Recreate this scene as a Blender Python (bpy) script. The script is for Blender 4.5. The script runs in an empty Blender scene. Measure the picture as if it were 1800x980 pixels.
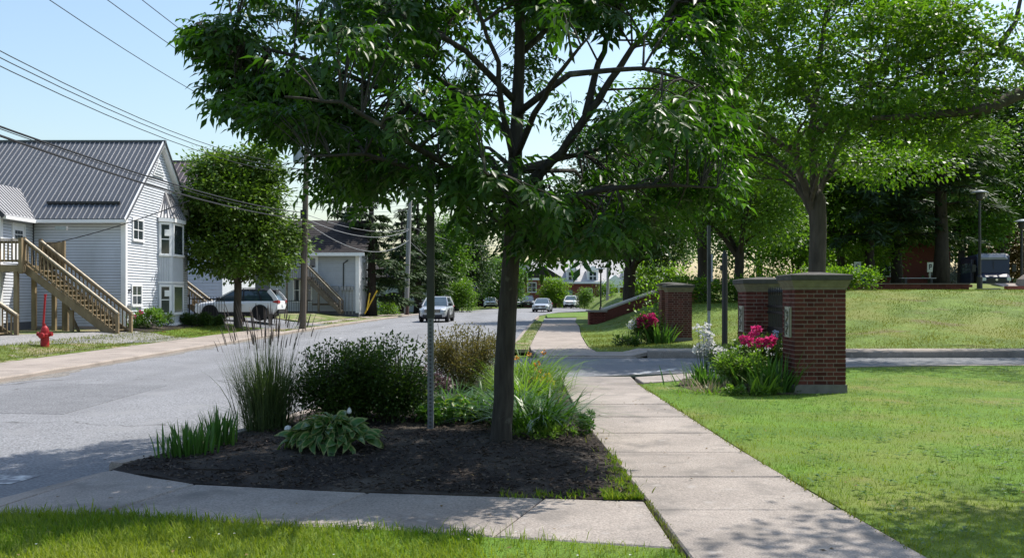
import bpy, math, random
import numpy as np
from mathutils import Vector, Matrix
random.seed(7); RNG = np.random.default_rng(11)
R = math.radians
sc = bpy.context.scene
COL = sc.collection

# ------------------------------------------------------------------ camera, world, sun, exposure
cam_d = bpy.data.cameras.new("camera"); cam = bpy.data.objects.new("camera", cam_d); COL.objects.link(cam)
cam.location = (0, 0, 1.6); cam.rotation_euler = (R(90), 0, 0)
cam_d.sensor_width = 36; cam_d.lens = 32.0; cam_d.shift_y = 30 / 1800
cam_d.clip_start = 0.1; cam_d.clip_end = 3000
sc.camera = cam
SUN = Vector((0.55, 0.38, 1.0)).normalized()          # towards the sun
SUN_EL = math.asin(SUN.z); SUN_AZ = math.atan2(SUN.x, SUN.y)
w = bpy.data.worlds.new("World"); sc.world = w; w.use_nodes = True
nt = w.node_tree; sky = nt.nodes.new("ShaderNodeTexSky"); sky.sky_type = 'NISHITA'; sky.sun_disc = False
sky.sun_elevation = SUN_EL; sky.sun_rotation = SUN_AZ
sky.air_density = 1.55; sky.dust_density = 2.2; sky.ozone_density = 3.2; sky.altitude = 350
bg = nt.nodes["Background"]; bg.inputs[1].default_value = 0.15
nt.links.new(sky.outputs[0], bg.inputs[0])
sd = bpy.data.lights.new("sun", 'SUN'); sd.energy = 5.0; sd.angle = R(0.53); sd.color = (1.0, 0.95, 0.87)
so = bpy.data.objects.new("sun", sd); COL.objects.link(so); so.location = (20, 20, 40)
so.rotation_euler = SUN.to_track_quat('Z', 'Y').to_euler()
sc.view_settings.view_transform = 'Standard'; sc.view_settings.look = 'None'
sc.view_settings.exposure = 0.4; sc.view_settings.gamma = 1.0
sc.cycles.max_bounces = 6; sc.cycles.diffuse_bounces = 3; sc.cycles.glossy_bounces = 2
sc.cycles.transmission_bounces = 4; sc.cycles.transparent_max_bounces = 6
sc.cycles.use_denoising = True

# ------------------------------------------------------------------ materials
MATS = {}
def M(name, col, rough=0.75, var=0.15, scale=6.0, bump=0.0, bscale=None, metal=0.0, spec=0.3, rnd=0.0,
      col2=None, stretch=(1, 1, 1), coat=0.0, contrast=(0.3, 0.7), fine=0.0, fscale=180.0):
    if name in MATS: return MATS[name]
    m = bpy.data.materials.new(name); m.use_nodes = True; t = m.node_tree; L = t.links.new
    b = t.nodes["Principled BSDF"]; b.inputs["Roughness"].default_value = rough
    b.inputs["Metallic"].default_value = metal; b.inputs["Specular IOR Level"].default_value = spec
    b.inputs["Coat Weight"].default_value = coat
    g = t.nodes.new("ShaderNodeNewGeometry"); mp = t.nodes.new("ShaderNodeMapping"); mp.inputs["Scale"].default_value = stretch
    L(g.outputs["Position"], mp.inputs["Vector"])
    n = t.nodes.new("ShaderNodeTexNoise"); n.inputs["Scale"].default_value = scale; n.inputs["Detail"].default_value = 6
    L(mp.outputs[0], n.inputs["Vector"])
    r = t.nodes.new("ShaderNodeMapRange"); r.inputs[1].default_value = contrast[0]; r.inputs[2].default_value = contrast[1]
    L(n.outputs[0], r.inputs[0])
    mx = t.nodes.new("ShaderNodeMix"); mx.data_type = 'RGBA'
    c2 = col2 if col2 else tuple(min(1, c * (1 + var)) for c in col)
    c1 = col if col2 else tuple(c * (1 - var) for c in col)
    mx.inputs[6].default_value = (*c1, 1); mx.inputs[7].default_value = (*c2, 1); L(r.outputs[0], mx.inputs[0])
    out = mx.outputs[2]
    if fine:
        f = t.nodes.new("ShaderNodeTexNoise"); f.inputs["Scale"].default_value = fscale; f.inputs["Detail"].default_value = 2
        L(g.outputs["Position"], f.inputs["Vector"])
        fr = t.nodes.new("ShaderNodeMapRange"); fr.inputs[1].default_value = .3; fr.inputs[2].default_value = .7
        fr.inputs[3].default_value = 1 - fine; fr.inputs[4].default_value = 1 + fine; L(f.outputs[0], fr.inputs[0])
        h = t.nodes.new("ShaderNodeVectorMath"); h.operation = 'SCALE'; L(out, h.inputs[0]); L(fr.outputs[0], h.inputs["Scale"]); out = h.outputs[0]
    if rnd:
        oi = t.nodes.new("ShaderNodeObjectInfo"); rr = t.nodes.new("ShaderNodeMapRange")
        rr.inputs[3].default_value = 1 - rnd; rr.inputs[4].default_value = 1 + rnd; L(oi.outputs["Random"], rr.inputs[0])
        h2 = t.nodes.new("ShaderNodeVectorMath"); h2.operation = 'SCALE'; L(out, h2.inputs[0]); L(rr.outputs[0], h2.inputs["Scale"]); out = h2.outputs[0]
    L(out, b.inputs["Base Color"])
    if bump:
        bp = t.nodes.new("ShaderNodeBump"); bp.inputs["Strength"].default_value = bump; bp.inputs["Distance"].default_value = 0.02
        bn = t.nodes.new("ShaderNodeTexNoise"); bn.inputs["Scale"].default_value = bscale or scale * 4; bn.inputs["Detail"].default_value = 5
        L(mp.outputs[0], bn.inputs["Vector"]); L(bn.outputs[0], bp.inputs["Height"]); L(bp.outputs[0], b.inputs["Normal"])
    MATS[name] = m; return m

def LEAF(name, c1, c2, tcol=None, tw=0.38, rough=0.45, spec=0.35):
    """leaf: reflecting + light passing through, colour varied leaf by leaf through the tint attribute"""
    if name in MATS: return MATS[name]
    m = bpy.data.materials.new(name); m.use_nodes = True; t = m.node_tree; L = t.links.new
    b = t.nodes["Principled BSDF"]; b.inputs["Roughness"].default_value = rough; b.inputs["Specular IOR Level"].default_value = spec
    a = t.nodes.new("ShaderNodeAttribute"); a.attribute_name = "tint"
    oi = t.nodes.new("ShaderNodeObjectInfo"); ad = t.nodes.new("ShaderNodeMath"); ad.operation = 'MULTIPLY_ADD'
    ad.inputs[1].default_value = 0.35; L(oi.outputs["Random"], ad.inputs[0]); L(a.outputs["Fac"], ad.inputs[2])
    mx = t.nodes.new("ShaderNodeMix"); mx.data_type = 'RGBA'; mx.inputs[6].default_value = (*c1, 1); mx.inputs[7].default_value = (*c2, 1)
    L(ad.outputs[0], mx.inputs[0]); L(mx.outputs[2], b.inputs["Base Color"])
    tr = t.nodes.new("ShaderNodeBsdfTranslucent")
    tm = t.nodes.new("ShaderNodeMix"); tm.data_type = 'RGBA'; tm.blend_type = 'MULTIPLY'; tm.inputs[0].default_value = 1
    tc = tcol or (1.7, 1.9, 0.7); L(mx.outputs[2], tm.inputs[6]); tm.inputs[7].default_value = (*tc, 1); L(tm.outputs[2], tr.inputs[0])
    ms = t.nodes.new("ShaderNodeMixShader"); ms.inputs[0].default_value = tw
    L(b.outputs[0], ms.inputs[1]); L(tr.outputs[0], ms.inputs[2]); L(ms.outputs[0], t.nodes["Material Output"].inputs[0])
    MATS[name] = m; return m

def add_mix(m, col, scale, lo, hi, detail=4, stretch=(1, 1, 1), kind='NOISE', rough=None):
    """one more layer of colour (stain, wear, dry patch) over a material made by M()"""
    t = m.node_tree; L = t.links.new; b = t.nodes["Principled BSDF"]; src = b.inputs["Base Color"].links[0].from_socket
    g = t.nodes.new("ShaderNodeNewGeometry"); mp = t.nodes.new("ShaderNodeMapping"); mp.inputs["Scale"].default_value = stretch
    L(g.outputs["Position"], mp.inputs[0])
    if kind == 'CRACK':
        nn = t.nodes.new("ShaderNodeTexNoise"); nn.inputs["Scale"].default_value = 1.3; L(mp.outputs[0], nn.inputs[0])
        va = t.nodes.new("ShaderNodeVectorMath"); va.operation = 'MULTIPLY_ADD'; va.inputs[1].default_value = (1.2, 1.2, 0)
        L(nn.outputs["Color"], va.inputs[0]); L(mp.outputs[0], va.inputs[2])
        n = t.nodes.new("ShaderNodeTexVoronoi"); n.feature = 'DISTANCE_TO_EDGE'; L(va.outputs[0], n.inputs["Vector"])
    else:
        n = t.nodes.new("ShaderNodeTexNoise"); n.inputs["Detail"].default_value = detail; L(mp.outputs[0], n.inputs["Vector"])
    n.inputs["Scale"].default_value = scale
    r = t.nodes.new("ShaderNodeMapRange"); r.inputs[1].default_value = lo; r.inputs[2].default_value = hi
    L(n.outputs[0], r.inputs[0])
    mx = t.nodes.new("ShaderNodeMix"); mx.data_type = 'RGBA'; L(r.outputs[0], mx.inputs[0]); L(src, mx.inputs[6]); mx.inputs[7].default_value = (*col, 1)
    L(mx.outputs[2], b.inputs["Base Color"]); return m

concrete = M("concrete", (.275, .24, .212), .85, .16, 1.3, bump=.35, bscale=60, fine=.3, fscale=70, rnd=.1)
add_mix(concrete, (.165, .148, .133), 2.1, .52, .72, 8); add_mix(concrete, (.32, .29, .265), 7, .6, .72, 6)
concrete_old = M("old_concrete", (.3, .255, .22), .9, .14, .9, bump=.2, bscale=40, fine=.25, fscale=60, rnd=.06)
add_mix(concrete_old, (.18, .155, .135), 1.3, .55, .75, 8)
asphalt = M("asphalt", (.212, .214, .224), .85, .1, .5, bump=.6, bscale=90, fine=.5, fscale=38)
add_mix(asphalt, (.155, .156, .162), .55, .48, .75, 6, (1, .08, 1)); add_mix(asphalt, (.235, .235, .24), 1.1, .55, .75, 9); add_mix(asphalt, (.13, .13, .135), 3.5, .66, .76, 8)
add_mix(asphalt, (.11, .11, .11), .2, .0045, .001, kind='CRACK')
asphalt_drive = M("driveway_asphalt", (.17, .172, .18), .85, .12, 1.2, bump=.4, bscale=90, fine=.35, fscale=90)
gravel = M("gravel", (.25, .24, .23), .95, .25, 14, bump=.8, bscale=50, fine=.4, fscale=40)
soil = M("soil", (.06, .045, .033), .95, .3, 6, bump=.8, bscale=40)
mulch_m = M("mulch", (.022, .016, .0135), .95, .4, 12, bump=1.0, bscale=70, fine=.5, fscale=90)
add_mix(mulch_m, (.085, .07, .056), 1.3, .5, .66, 8)
lawn_m = M("lawn", (.09, .17, .015), .9, .25, 1.1, bump=.9, bscale=70, fine=.45, fscale=55)
add_mix(lawn_m, (.17, .19, .04), .45, .48, .7, 6); add_mix(lawn_m, (.2, .165, .07), .9, .62, .78, 8)
hill_m = M("hill_lawn", (.1, .155, .02), .9, .25, .8, bump=1.0, bscale=24, fine=.45, fscale=22)
add_mix(hill_m, (.15, .17, .035), .4, .48, .66, 7); add_mix(hill_m, (.13, .105, .05), .55, .6, .74, 8, (1, 1.8, 1))
bark = M("bark", (.075, .062, .05), .95, .35, 9, bump=1.0, bscale=26, stretch=(1, 1, .22))
bark_grey = M("grey_bark", (.075, .063, .052), .95, .35, 9, bump=1.0, bscale=26, stretch=(1, 1, .22))
bark_dark = M("dark_bark", (.045, .036, .03), .95, .3, 8, bump=1.0, bscale=20, stretch=(1, 1, .25))
brick_m = M("brick", (.1, .031, .025), .9, .2, 30, bump=.4, bscale=150, rnd=.35, spec=.15)
brick_far = M("far_brick", (.2, .062, .047), .85, .2, 14, rnd=.2)
mortar = M("mortar", (.25, .205, .18), .9, .15, 40, bump=.4, bscale=160)
base_stone = M("base_stone", (.17, .16, .145), .9, .2, 6, bump=.3, bscale=50)
capstone = M("cap_stone", (.07, .066, .058), .85, .25, 8, bump=.3, bscale=60)
moulding_m = M("moulding_stone", (.17, .15, .105), .85, .2, 9, bump=.3, bscale=60)
plaque_m = M("plaque_stone", (.42, .4, .32), .8, .15, 25)
white_siding = M("white_siding", (.55, .575, .62), .6, .04, 3, rnd=.02)
add_mix(white_siding, (.46, .48, .5), 1.4, .52, .78, 7, (1, 1, .25))
grey_siding = M("grey_siding", (.42, .44, .46), .6, .05, 3, rnd=.03)
lap_shade = M("dark_lap_shade", (.12, .125, .14), .9, .1, 5)  # dark backing between boards, colours in the shade under each lap
white_paint = M("white_paint", (.78, .78, .78), .5, .04, 4)
panel_grey = M("panel_grey", (.52, .54, .57), .55, .04, 4)
roof_metal = M("roof_metal", (.09, .095, .105), .42, .08, 1.2, metal=.25, spec=.5, rnd=.05)
roof_brown = M("brown_roof_metal", (.085, .065, .065), .45, .1, 1.2, metal=.2, spec=.5, rnd=.05)
roof_light = M("pale_roof_metal", (.34, .34, .35), .5, .08, 1.5, metal=.2, spec=.4)
shingle_m = M("shingles", (.032, .027, .026), .9, .3, 5, bump=.4, rnd=.15)
rib_m = M("roof_rib", (.3, .3, .32), .4, .08, 2, metal=.3, spec=.6)
wood = M("treated_wood", (.2, .15, .085), .8, .3, 5, bump=.3, bscale=30, stretch=(1, 1, .3), rnd=.22)
wood_grey = M("weathered_wood", (.15, .125, .1), .85, .3, 5, bump=.3, rnd=.2)
pole_wood = M("pole_wood", (.12, .098, .08), .9, .25, 12, bump=.6, bscale=30, stretch=(1, 1, .1))
pole_pale = M("pale_pole_wood", (.36, .34, .32), .85, .15, 12, bump=.4, stretch=(1, 1, .1))
steel = M("galvanised_steel", (.3, .31, .32), .45, .12, 10, metal=.6, spec=.5)
green_steel = M("dark_sign_steel", (.05, .055, .05), .5, .15, 12, metal=.3)
black_m = M("black_metal", (.012, .012, .014), .45, .1, 8, spec=.5)
rubber = M("rubber", (.015, .015, .016), .8, .1, 10)
plastic = M("black_plastic", (.025, .025, .027), .6, .1, 10)
white_car = M("white_car_paint", (.86, .86, .86), .25, .02, 2, spec=.5, coat=.6)
silver_car = M("silver_car_paint", (.42, .44, .47), .3, .03, 2, metal=.35, spec=.5, coat=.6)
grey_car = M("grey_car_paint", (.2, .215, .23), .3, .03, 2, metal=.35, spec=.5, coat=.6)
navy_m = M("navy_paint", (.012, .018, .045), .38, .05, 2, spec=.4, coat=.15)
chrome = M("chrome", (.6, .6, .62), .2, .03, 5, metal=.9)
red_lamp = M("red_lens", (.35, .012, .015), .25, .05, 5, coat=.5)
head_lamp = M("headlight_lens", (.65, .68, .7), .15, .03, 5, coat=.6)
red_paint = M("red_paint", (.33, .016, .02), .5, .3, 9)
yellow_paint = M("yellow_paint", (.62, .4, .03), .5, .1, 8)
blue_paint = M("blue_paint", (.05, .14, .45), .5, .1, 8)
cable_m = M("cable", (.018, .018, .02), .6, .1, 8)
cable_grey = M("grey_cable", (.2, .2, .21), .5, .1, 8)
road_paint = M("road_paint", (.62, .62, .6), .8, .15, 3, fine=.2, fscale=60)
paper = M("paper", (.8, .8, .78), .7, .03, 6)
ink = M("ink", (.05, .05, .06), .7, .05, 6)
transformer_m = M("transformer_grey", (.34, .37, .41), .5, .08, 5, metal=.2)
glass = M("window_glass", (.03, .04, .045), .06, .2, 1.2, spec=.8)
car_glass = M("car_glass", (.035, .06, .075), .05, .2, 2, spec=.9)
curtain_m = M("curtain", (.35, .34, .32), .9, .2, 6, stretch=(6, 6, 1))

# ------------------------------------------------------------------ mesh builder and linking
class MB:
    def __init__(s): s.v = []; s.f = []; s.mi = []; s.cur = 0
    def add(s, vs, fs):
        o = len(s.v); s.v.extend([tuple(p) for p in vs]); s.f.extend([tuple(i + o for i in f) for f in fs]); s.mi.extend([s.cur] * len(fs)); return s
    def box(s, x0, x1, y0, y1, z0, z1):
        return s.add([(x0, y0, z0), (x1, y0, z0), (x1, y1, z0), (x0, y1, z0), (x0, y0, z1), (x1, y0, z1), (x1, y1, z1), (x0, y1, z1)],
                     [(3, 2, 1, 0), (4, 5, 6, 7), (0, 1, 5, 4), (1, 2, 6, 5), (2, 3, 7, 6), (3, 0, 4, 7)])
    def beam(s, a, b, wd, ht, up=(0, 0, 1)):
        a = Vector(a); b = Vector(b); d = (b - a).normalized(); u = Vector(up)
        sd_ = d.cross(u); sd_ = sd_.normalized() if sd_.length > 1e-4 else Vector((1, 0, 0)); u = sd_.cross(d)
        vs = []
        for p in (a, b):
            for i, j in ((-1, -1), (1, -1), (1, 1), (-1, 1)): vs.append(p + sd_ * (i * wd / 2) + u * (j * ht / 2))
        return s.add(vs, [(0, 1, 2, 3), (7, 6, 5, 4), (0, 4, 5, 1), (1, 5, 6, 2), (2, 6, 7, 3), (3, 7, 4, 0)])
    def tube(s, pts, rad, n=8, cap=True):
        pts = [Vector(p) for p in pts]; k = len(pts)
        if not hasattr(rad, '__len__'): rad = [rad] * k
        vs = []; ref = Vector((.13, .97, .2))
        for i, p in enumerate(pts):
            d = (pts[min(i + 1, k - 1)] - pts[max(i - 1, 0)]).normalized()
            a = d.cross(ref)
            if a.length < .05: a = d.cross(Vector((1, 0, 0)))
            a.normalize(); b = d.cross(a); ref = a.cross(d) if i else ref
            for j in range(n):
                q = 2 * math.pi * j / n; vs.append(p + a * (rad[i] * math.cos(q)) + b * (rad[i] * math.sin(q)))
        fs = [(i * n + j, i * n + (j + 1) % n, (i + 1) * n + (j + 1) % n, (i + 1) * n + j) for i in range(k - 1) for j in range(n)]
        if cap: fs += [tuple(range(n - 1, -1, -1)), tuple((k - 1) * n + j for j in range(n))]
        return s.add(vs, fs)
    def lathe(s, prof, c=(0, 0, 0), n=16, axis='z', sq=False):
        vs = []
        for (r, h) in prof:
            for j in range(n):
                q = 2 * math.pi * (j + (.5 if sq else 0)) / n; rr = r / math.cos(math.pi / n) if sq else r
                a, b = rr * math.cos(q), rr * math.sin(q)
                p = (a, b, h) if axis == 'z' else ((a, h, b) if axis == 'y' else (h, a, b))
                vs.append((p[0] + c[0], p[1] + c[1], p[2] + c[2]))
        k = len(prof)
        fs = [(i * n + j, i * n + (j + 1) % n, (i + 1) * n + (j + 1) % n, (i + 1) * n + j) for i in range(k - 1) for j in range(n)]
        fs += [tuple(range(n - 1, -1, -1)), tuple((k - 1) * n + j for j in range(n))]
        return s.add(vs, fs)
    def prism(s, poly, d):                                   # polygon (3-D points) pushed along d
        n = len(poly); d = Vector(d); vs = [Vector(p) for p in poly] + [Vector(p) + d for p in poly]
        return s.add(vs, [tuple(range(n - 1, -1, -1)), tuple(range(n, 2 * n))] + [(i, (i + 1) % n, n + (i + 1) % n, n + i) for i in range(n)])
    def loft(s, rings, closed=True, caps=True):
        n = len(rings[0]); vs = [p for r_ in rings for p in r_]; m = n if closed else n - 1
        fs = [(i * n + j, i * n + (j + 1) % n, (i + 1) * n + (j + 1) % n, (i + 1) * n + j) for i in range(len(rings) - 1) for j in range(m)]
        if caps: fs += [tuple(range(n - 1, -1, -1)), tuple((len(rings) - 1) * n + j for j in range(n))]
        return s.add(vs, fs)
    def mesh(s, name, mats, smooth=False):
        me = bpy.data.meshes.new(name); me.from_pydata(s.v, [], s.f)
        for m in (mats if isinstance(mats, (list, tuple)) else [mats]): me.materials.append(m)
        if any(s.mi): me.polygons.foreach_set("material_index", s.mi)
        if smooth: me.polygons.foreach_set("use_smooth", [True] * len(s.f))
        me.validate(); me.update(); return me

def tag(o, label=None, cat=None, group=None, kind=None):
    if label: o["label"] = label
    if cat: o["category"] = cat
    if group: o["group"] = group
    if kind: o["kind"] = kind
    return o
def thing(name, label, cat, loc=(0, 0, 0), group=None, kind="thing"):
    o = bpy.data.objects.new(name, None); COL.objects.link(o); o.location = loc; o.empty_display_size = .2
    return tag(o, label, cat, group, kind)
def woff(o):
    v = Vector((0, 0, 0))
    while o is not None: v = v + o.location; o = o.parent
    return v
def link(name, me, parent=None, kind=None):
    o = bpy.data.objects.new(name, me); COL.objects.link(o)
    if parent is not None: o.parent = parent
    if kind: o["kind"] = kind
    return o
def part(name, mb, mat, parent=None, smooth=False, kind=None):
    """mesh in world coordinates -> child of parent (parents are only translated while building)"""
    off = woff(parent) if parent is not None else Vector((0, 0, 0))
    if off.length: mb.v = [(p[0] - off.x, p[1] - off.y, p[2] - off.z) for p in mb.v]
    return link(name, mb.mesh(name, mat, smooth), parent, kind)
def inst(name, me, parent, mat4):
    o = link(name, me, parent); o.matrix_local = Matrix.Translation(-woff(parent)) @ mat4 if parent is not None else mat4
    return o
def TRS(loc, rz=0, sc_=(1, 1, 1)):
    return Matrix.Translation(loc) @ Matrix.Rotation(rz, 4, 'Z') @ Matrix.Diagonal((*sc_, 1))
def fast(name, V, F, mat, parent=None, tint=None, kind=None, smooth=False):
    """numpy arrays straight into a mesh; F is (m, k)"""
    V = np.asarray(V, dtype=np.float32).copy(); F = np.asarray(F, dtype=np.int32)
    if parent is not None: V -= np.array(woff(parent), dtype=np.float32)
    me = bpy.data.meshes.new(name); m, k = F.shape
    me.vertices.add(len(V)); me.vertices.foreach_set("co", V.ravel())
    me.loops.add(m * k); me.loops.foreach_set("vertex_index", F.ravel())
    me.polygons.add(m); me.polygons.foreach_set("loop_start", np.arange(0, m * k, k, dtype=np.int32))
    if smooth: me.polygons.foreach_set("use_smooth", np.ones(m, dtype=bool))
    if tint is not None:
        a = me.attributes.new("tint", 'FLOAT', 'POINT'); a.data.foreach_set("value", np.asarray(tint, dtype=np.float32))
    me.materials.append(mat); me.update(calc_edges=True); return link(name, me, parent, kind)
def P(px, py, Y): return ((px - 900) / 1600 * Y, Y, 1.6 + (520 - py) / 1600 * Y)      # measured on the photo at distance Y
def GX(px, Y): return (px - 900) / 1600 * Y
def S(t): t = np.clip(t, 0, 1); return t * t * (3 - 2 * t)
def H(x, y):
    """height of the ground"""
    x = np.asarray(x, dtype=float); y = np.asarray(y, dtype=float)
    cut = S((y - 49.5 - .82 * (np.minimum(x, 8.9) - 5)) / .5) * S((11.8 - x) / 2.2)
    hill = (1 - cut) * S((y - 26.2) / 18.6) * (1.25 * S((x - 3.6) / 5.5) + .62 * S((x - 10) / 6)) + .38 * S((y - 47.2) / 2) * S((x - 12) / 3)
    left = .3 * S((-12.4 - x) / 2.6) + .9 * S((-17 - x) / 12) * S((y - 46) / 8)
    return hill + left
def h1(x, y): return float(H(x, y))
def norm(a): return a / np.maximum(np.linalg.norm(a, axis=1, keepdims=True), 1e-6)

def leaf_cards(C, D, N, Ln, Wd, fold=.25):
    """kite-shaped leaves folded along the midrib: 5 points, 4 triangles each"""
    n = len(C); D = norm(D); Sd = norm(np.cross(D, N)); U = np.cross(Sd, D)
    Ln = np.broadcast_to(Ln, n)[:, None]; Wd = np.broadcast_to(Wd, n)[:, None]
    mid = C + D * Ln * .45
    V = np.stack([C, mid + Sd * Wd * .5 + U * Wd * fold * .5, C + D * Ln - U * Ln * .12, mid - Sd * Wd * .5 + U * Wd * fold * .5, mid - U * Wd * .08], 1).reshape(-1, 3)
    b = np.arange(n)[:, None] * 5
    F = np.concatenate([b + np.array(q) for q in ((0, 1, 4), (1, 2, 4), (2, 3, 4), (3, 0, 4))], 1).reshape(-1, 3)
    return V, F
def kites(C, D, N, Ln, Wd):
    n = len(C); D = norm(D); Sd = norm(np.cross(D, N)); U = np.cross(Sd, D)
    Ln = np.broadcast_to(Ln, n)[:, None]; Wd = np.broadcast_to(Wd, n)[:, None]; mid = C + D * Ln * .45 + U * Wd * .12
    V = np.stack([C, mid + Sd * Wd * .5, C + D * Ln, mid - Sd * Wd * .5], 1).reshape(-1, 3)
    return V, np.arange(n * 4).reshape(-1, 4)
def blades(B, az, L, lean, droop, wd, seg=4):
    """grass-like leaves: narrow strips that rise and bend over"""
    n = len(B); t = np.linspace(0, 1, seg + 1)[None, :, None]
    hd = np.stack([np.cos(az), np.sin(az), 0 * az], 1)[:, None, :]; L_ = np.broadcast_to(L, n)[:, None, None]
    le = np.broadcast_to(lean, n)[:, None, None]; dr = np.broadcast_to(droop, n)[:, None, None]; w_ = np.broadcast_to(wd, n)[:, None, None]
    up = np.array([0, 0, 1.0])[None, None, :]
    ctr = B[:, None, :] + hd * L_ * (le * t + dr * .75 * t ** 2) + up * L_ * (t * np.sqrt(np.maximum(.05, 1 - le ** 2)) - dr * .62 * t ** 2.2)
    ra = RNG.uniform(0, 6.28, n); sd_ = np.stack([np.cos(ra), np.sin(ra), 0 * ra], 1)[:, None, :] * .5 + np.stack([-np.sin(az), np.cos(az), 0 * az], 1)[:, None, :]
    wt = w_ * (.75 + .5 * t) * np.maximum(.04, (1 - t ** 2.2)) * .5
    V = np.stack([ctr - sd_ * wt, ctr + sd_ * wt], 2).reshape(-1, 3)
    b = (np.arange(n) * (seg + 1) * 2)[:, None, None]; k = (np.arange(seg) * 2)[None, :, None]
    F = (b + k + np.array([0, 1, 3, 2])[None, None, :]).reshape(-1, 4)
    return V, F
def tints(n, k, lo=0, hi=.65): return np.repeat(RNG.uniform(lo, hi, n), k)
# ------------------------------------------------------------------ ground, road, pavements, lawns
def resample(A, step):
    A = [np.array(a, float) for a in A]; out = []
    for i in range(len(A) - 1):
        n = step if isinstance(step, int) else max(1, int(np.linalg.norm(A[i + 1] - A[i]) / step))
        for k in range(n): out.append(A[i] + (A[i + 1] - A[i]) * k / n)
    out.append(A[-1]); return out
def strip(name, Lf, Rt, nu, nv, dz, mat, kind="structure", skirt=.1, wob=0.0, parent=None, hfun=H):
    """sheet between two outlines, laid over the ground height + dz, with a short edge going down"""
    Lf = np.array(resample(Lf, nv)); Rt = np.array(resample(Rt, nv)); m = len(Lf)
    u = np.linspace(0, 1, nu + 1)[None, :, None]; XY = Lf[:, None, :] * (1 - u) + Rt[:, None, :] * u
    Z = hfun(XY[..., 0], XY[..., 1]) + dz
    if wob: Z = Z + wob * (np.sin(XY[..., 0] * 2.1 + 1) * np.sin(XY[..., 1] * 1.7) + .6 * np.sin(XY[..., 0] * 5.3) * np.sin(XY[..., 1] * 4.1 + 2))
    V = np.concatenate([XY, Z[..., None]], 2).reshape(-1, 3).tolist(); c = nu + 1
    F = [(i * c + j, i * c + j + 1, (i + 1) * c + j + 1, (i + 1) * c + j) for i in range(m - 1) for j in range(nu)]
    rim = list(range(c)) + [i * c + nu for i in range(1, m)] + [(m - 1) * c + j for j in range(nu - 1, -1, -1)] + [i * c for i in range(m - 2, 0, -1)]
    o = len(V); V += [(V[i][0], V[i][1], V[i][2] - skirt) for i in rim]; n = len(rim)
    F += [(rim[(k + 1) % n], rim[k], o + k, o + (k + 1) % n) for k in range(n)]
    mb = MB(); mb.add(V, F); return part(name, mb, mat, parent, smooth=False, kind=kind)

# one ground sheet out to the horizon
gx = np.concatenate([[-900, -500, -300, -160, -100, -70], np.arange(-50, 50.1, 1.0), [70, 100, 160, 300, 500, 900]])
gy = np.concatenate([[-300, -100, -40, -20], np.arange(-10, 90.1, 1.0), [100, 115, 130, 150, 180, 240, 400, 700, 1200]])
GXX, GYY = np.meshgrid(gx, gy); GZ = H(GXX, GYY) - .16
c = len(gx); idx = np.arange(len(gy) - 1)[:, None] * c + np.arange(c - 1)[None, :]
fast("ground", np.stack([GXX, GYY, GZ], 2).reshape(-1, 3), np.stack([idx, idx + 1, idx + c + 1, idx + c], 2).reshape(-1, 4), hill_m, kind="structure")

ROAD_Z = -.085
roadL = [(-10, -30), (-10, 0), (-10, 45), (-9.5, 62), (-8.9, 76), (-6.8, 100), (-2.5, 118), (8, 133), (40, 150)]
roadR = [(-4.3, -30), (-4.3, 5), (-3.75, 9), (-2.6, 14), (-.2, 28), (.1, 33), (1.35, 60), (2.4, 80), (4.8, 95), (14, 110), (40, 122)]
def flat(x, y): return np.zeros_like(np.asarray(x, float))
# the two outlines have the same number of rows, so resample on a common parameter
def by_y(A, ys): A = np.array(A, float); return [(float(np.interp(y, A[:, 1], A[:, 0])), y) for y in ys]
ry = [-30, -5, 2, 5, 7, 9, 11, 14, 18, 23, 28, 33, 40, 50, 60, 70, 80, 95]
strip("road", by_y(roadL, ry) + [(-2.5, 118), (8, 135), (40, 152)], by_y(roadR, ry) + [(12, 107), (22, 114), (45, 122)], 8, 3, ROAD_Z, asphalt, hfun=flat, skirt=.05)
strip("driveway", [(-3.2, 17.6), (.3, 17.9), (.85, 18.2), (4.4, 19.6), (9, 21.2), (16, 21.5), (60, 21.8)], [(-1.6, 24.2), (.1, 24.1), (.8, 23.9), (3, 23.9), (9, 24.0), (16, 24.15), (60, 24.4)], 6, 4, -.03, asphalt_drive, hfun=flat, skirt=.05)
strip("parking_drive", [(-10.4, 44.6), (-14, 45.4), (-22, 46.8), (-30, 48)], [(-10.4, 54), (-14, 54.5), (-22, 56), (-30, 58)], 4, 4, .012, asphalt_drive)

# kerbs
def kerb(name, pts, wd, z0, z1, mat=concrete_old, step=1.0, left=True):
    pts = resample(pts, step); mb = MB(); rings = []
    for i, p in enumerate(pts):
        d = np.array(pts[min(i + 1, len(pts) - 1)]) - np.array(pts[max(i - 1, 0)]); d /= np.linalg.norm(d); n_ = np.array([-d[1], d[0]]) * (1 if left else -1)
        jz = random.uniform(-.008, .008); zb = h1(p[0], p[1])
        a = np.array(p); b_ = a + n_ * wd; a2 = a + n_ * .025
        rings.append([(a[0], a[1], z0 + zb), (a[0], a[1], z1 + zb - .03 + jz), (a2[0], a2[1], z1 + zb + jz), (b_[0], b_[1], z1 + zb + jz), (b_[0], b_[1], z0 + zb)])
    mb.loft(rings); return part(name, mb, mat, kind="structure")
kerb("kerb", [(-10, -30), (-10, 0), (-10, 45), (-9.5, 62), (-8.9, 76), (-6.8, 100)], .28, -.2, .012)
kerb("kerb", [(-3.86, 8.72), (-3.72, 9.1), (-3.2, 11.2), (-2.6, 14), (-1.9, 17.2)], .16, -.2, .02, left=False)
kerb("kerb", [(-.35, 26.5), (.1, 33), (1.35, 60), (2.0, 72)], .16, -.2, .02, left=False)
kerb("kerb", [(3.6, 24.0), (9, 24.1), (16, 24.25), (60, 24.5)], .2, -.2, .15, concrete, left=True)
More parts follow.
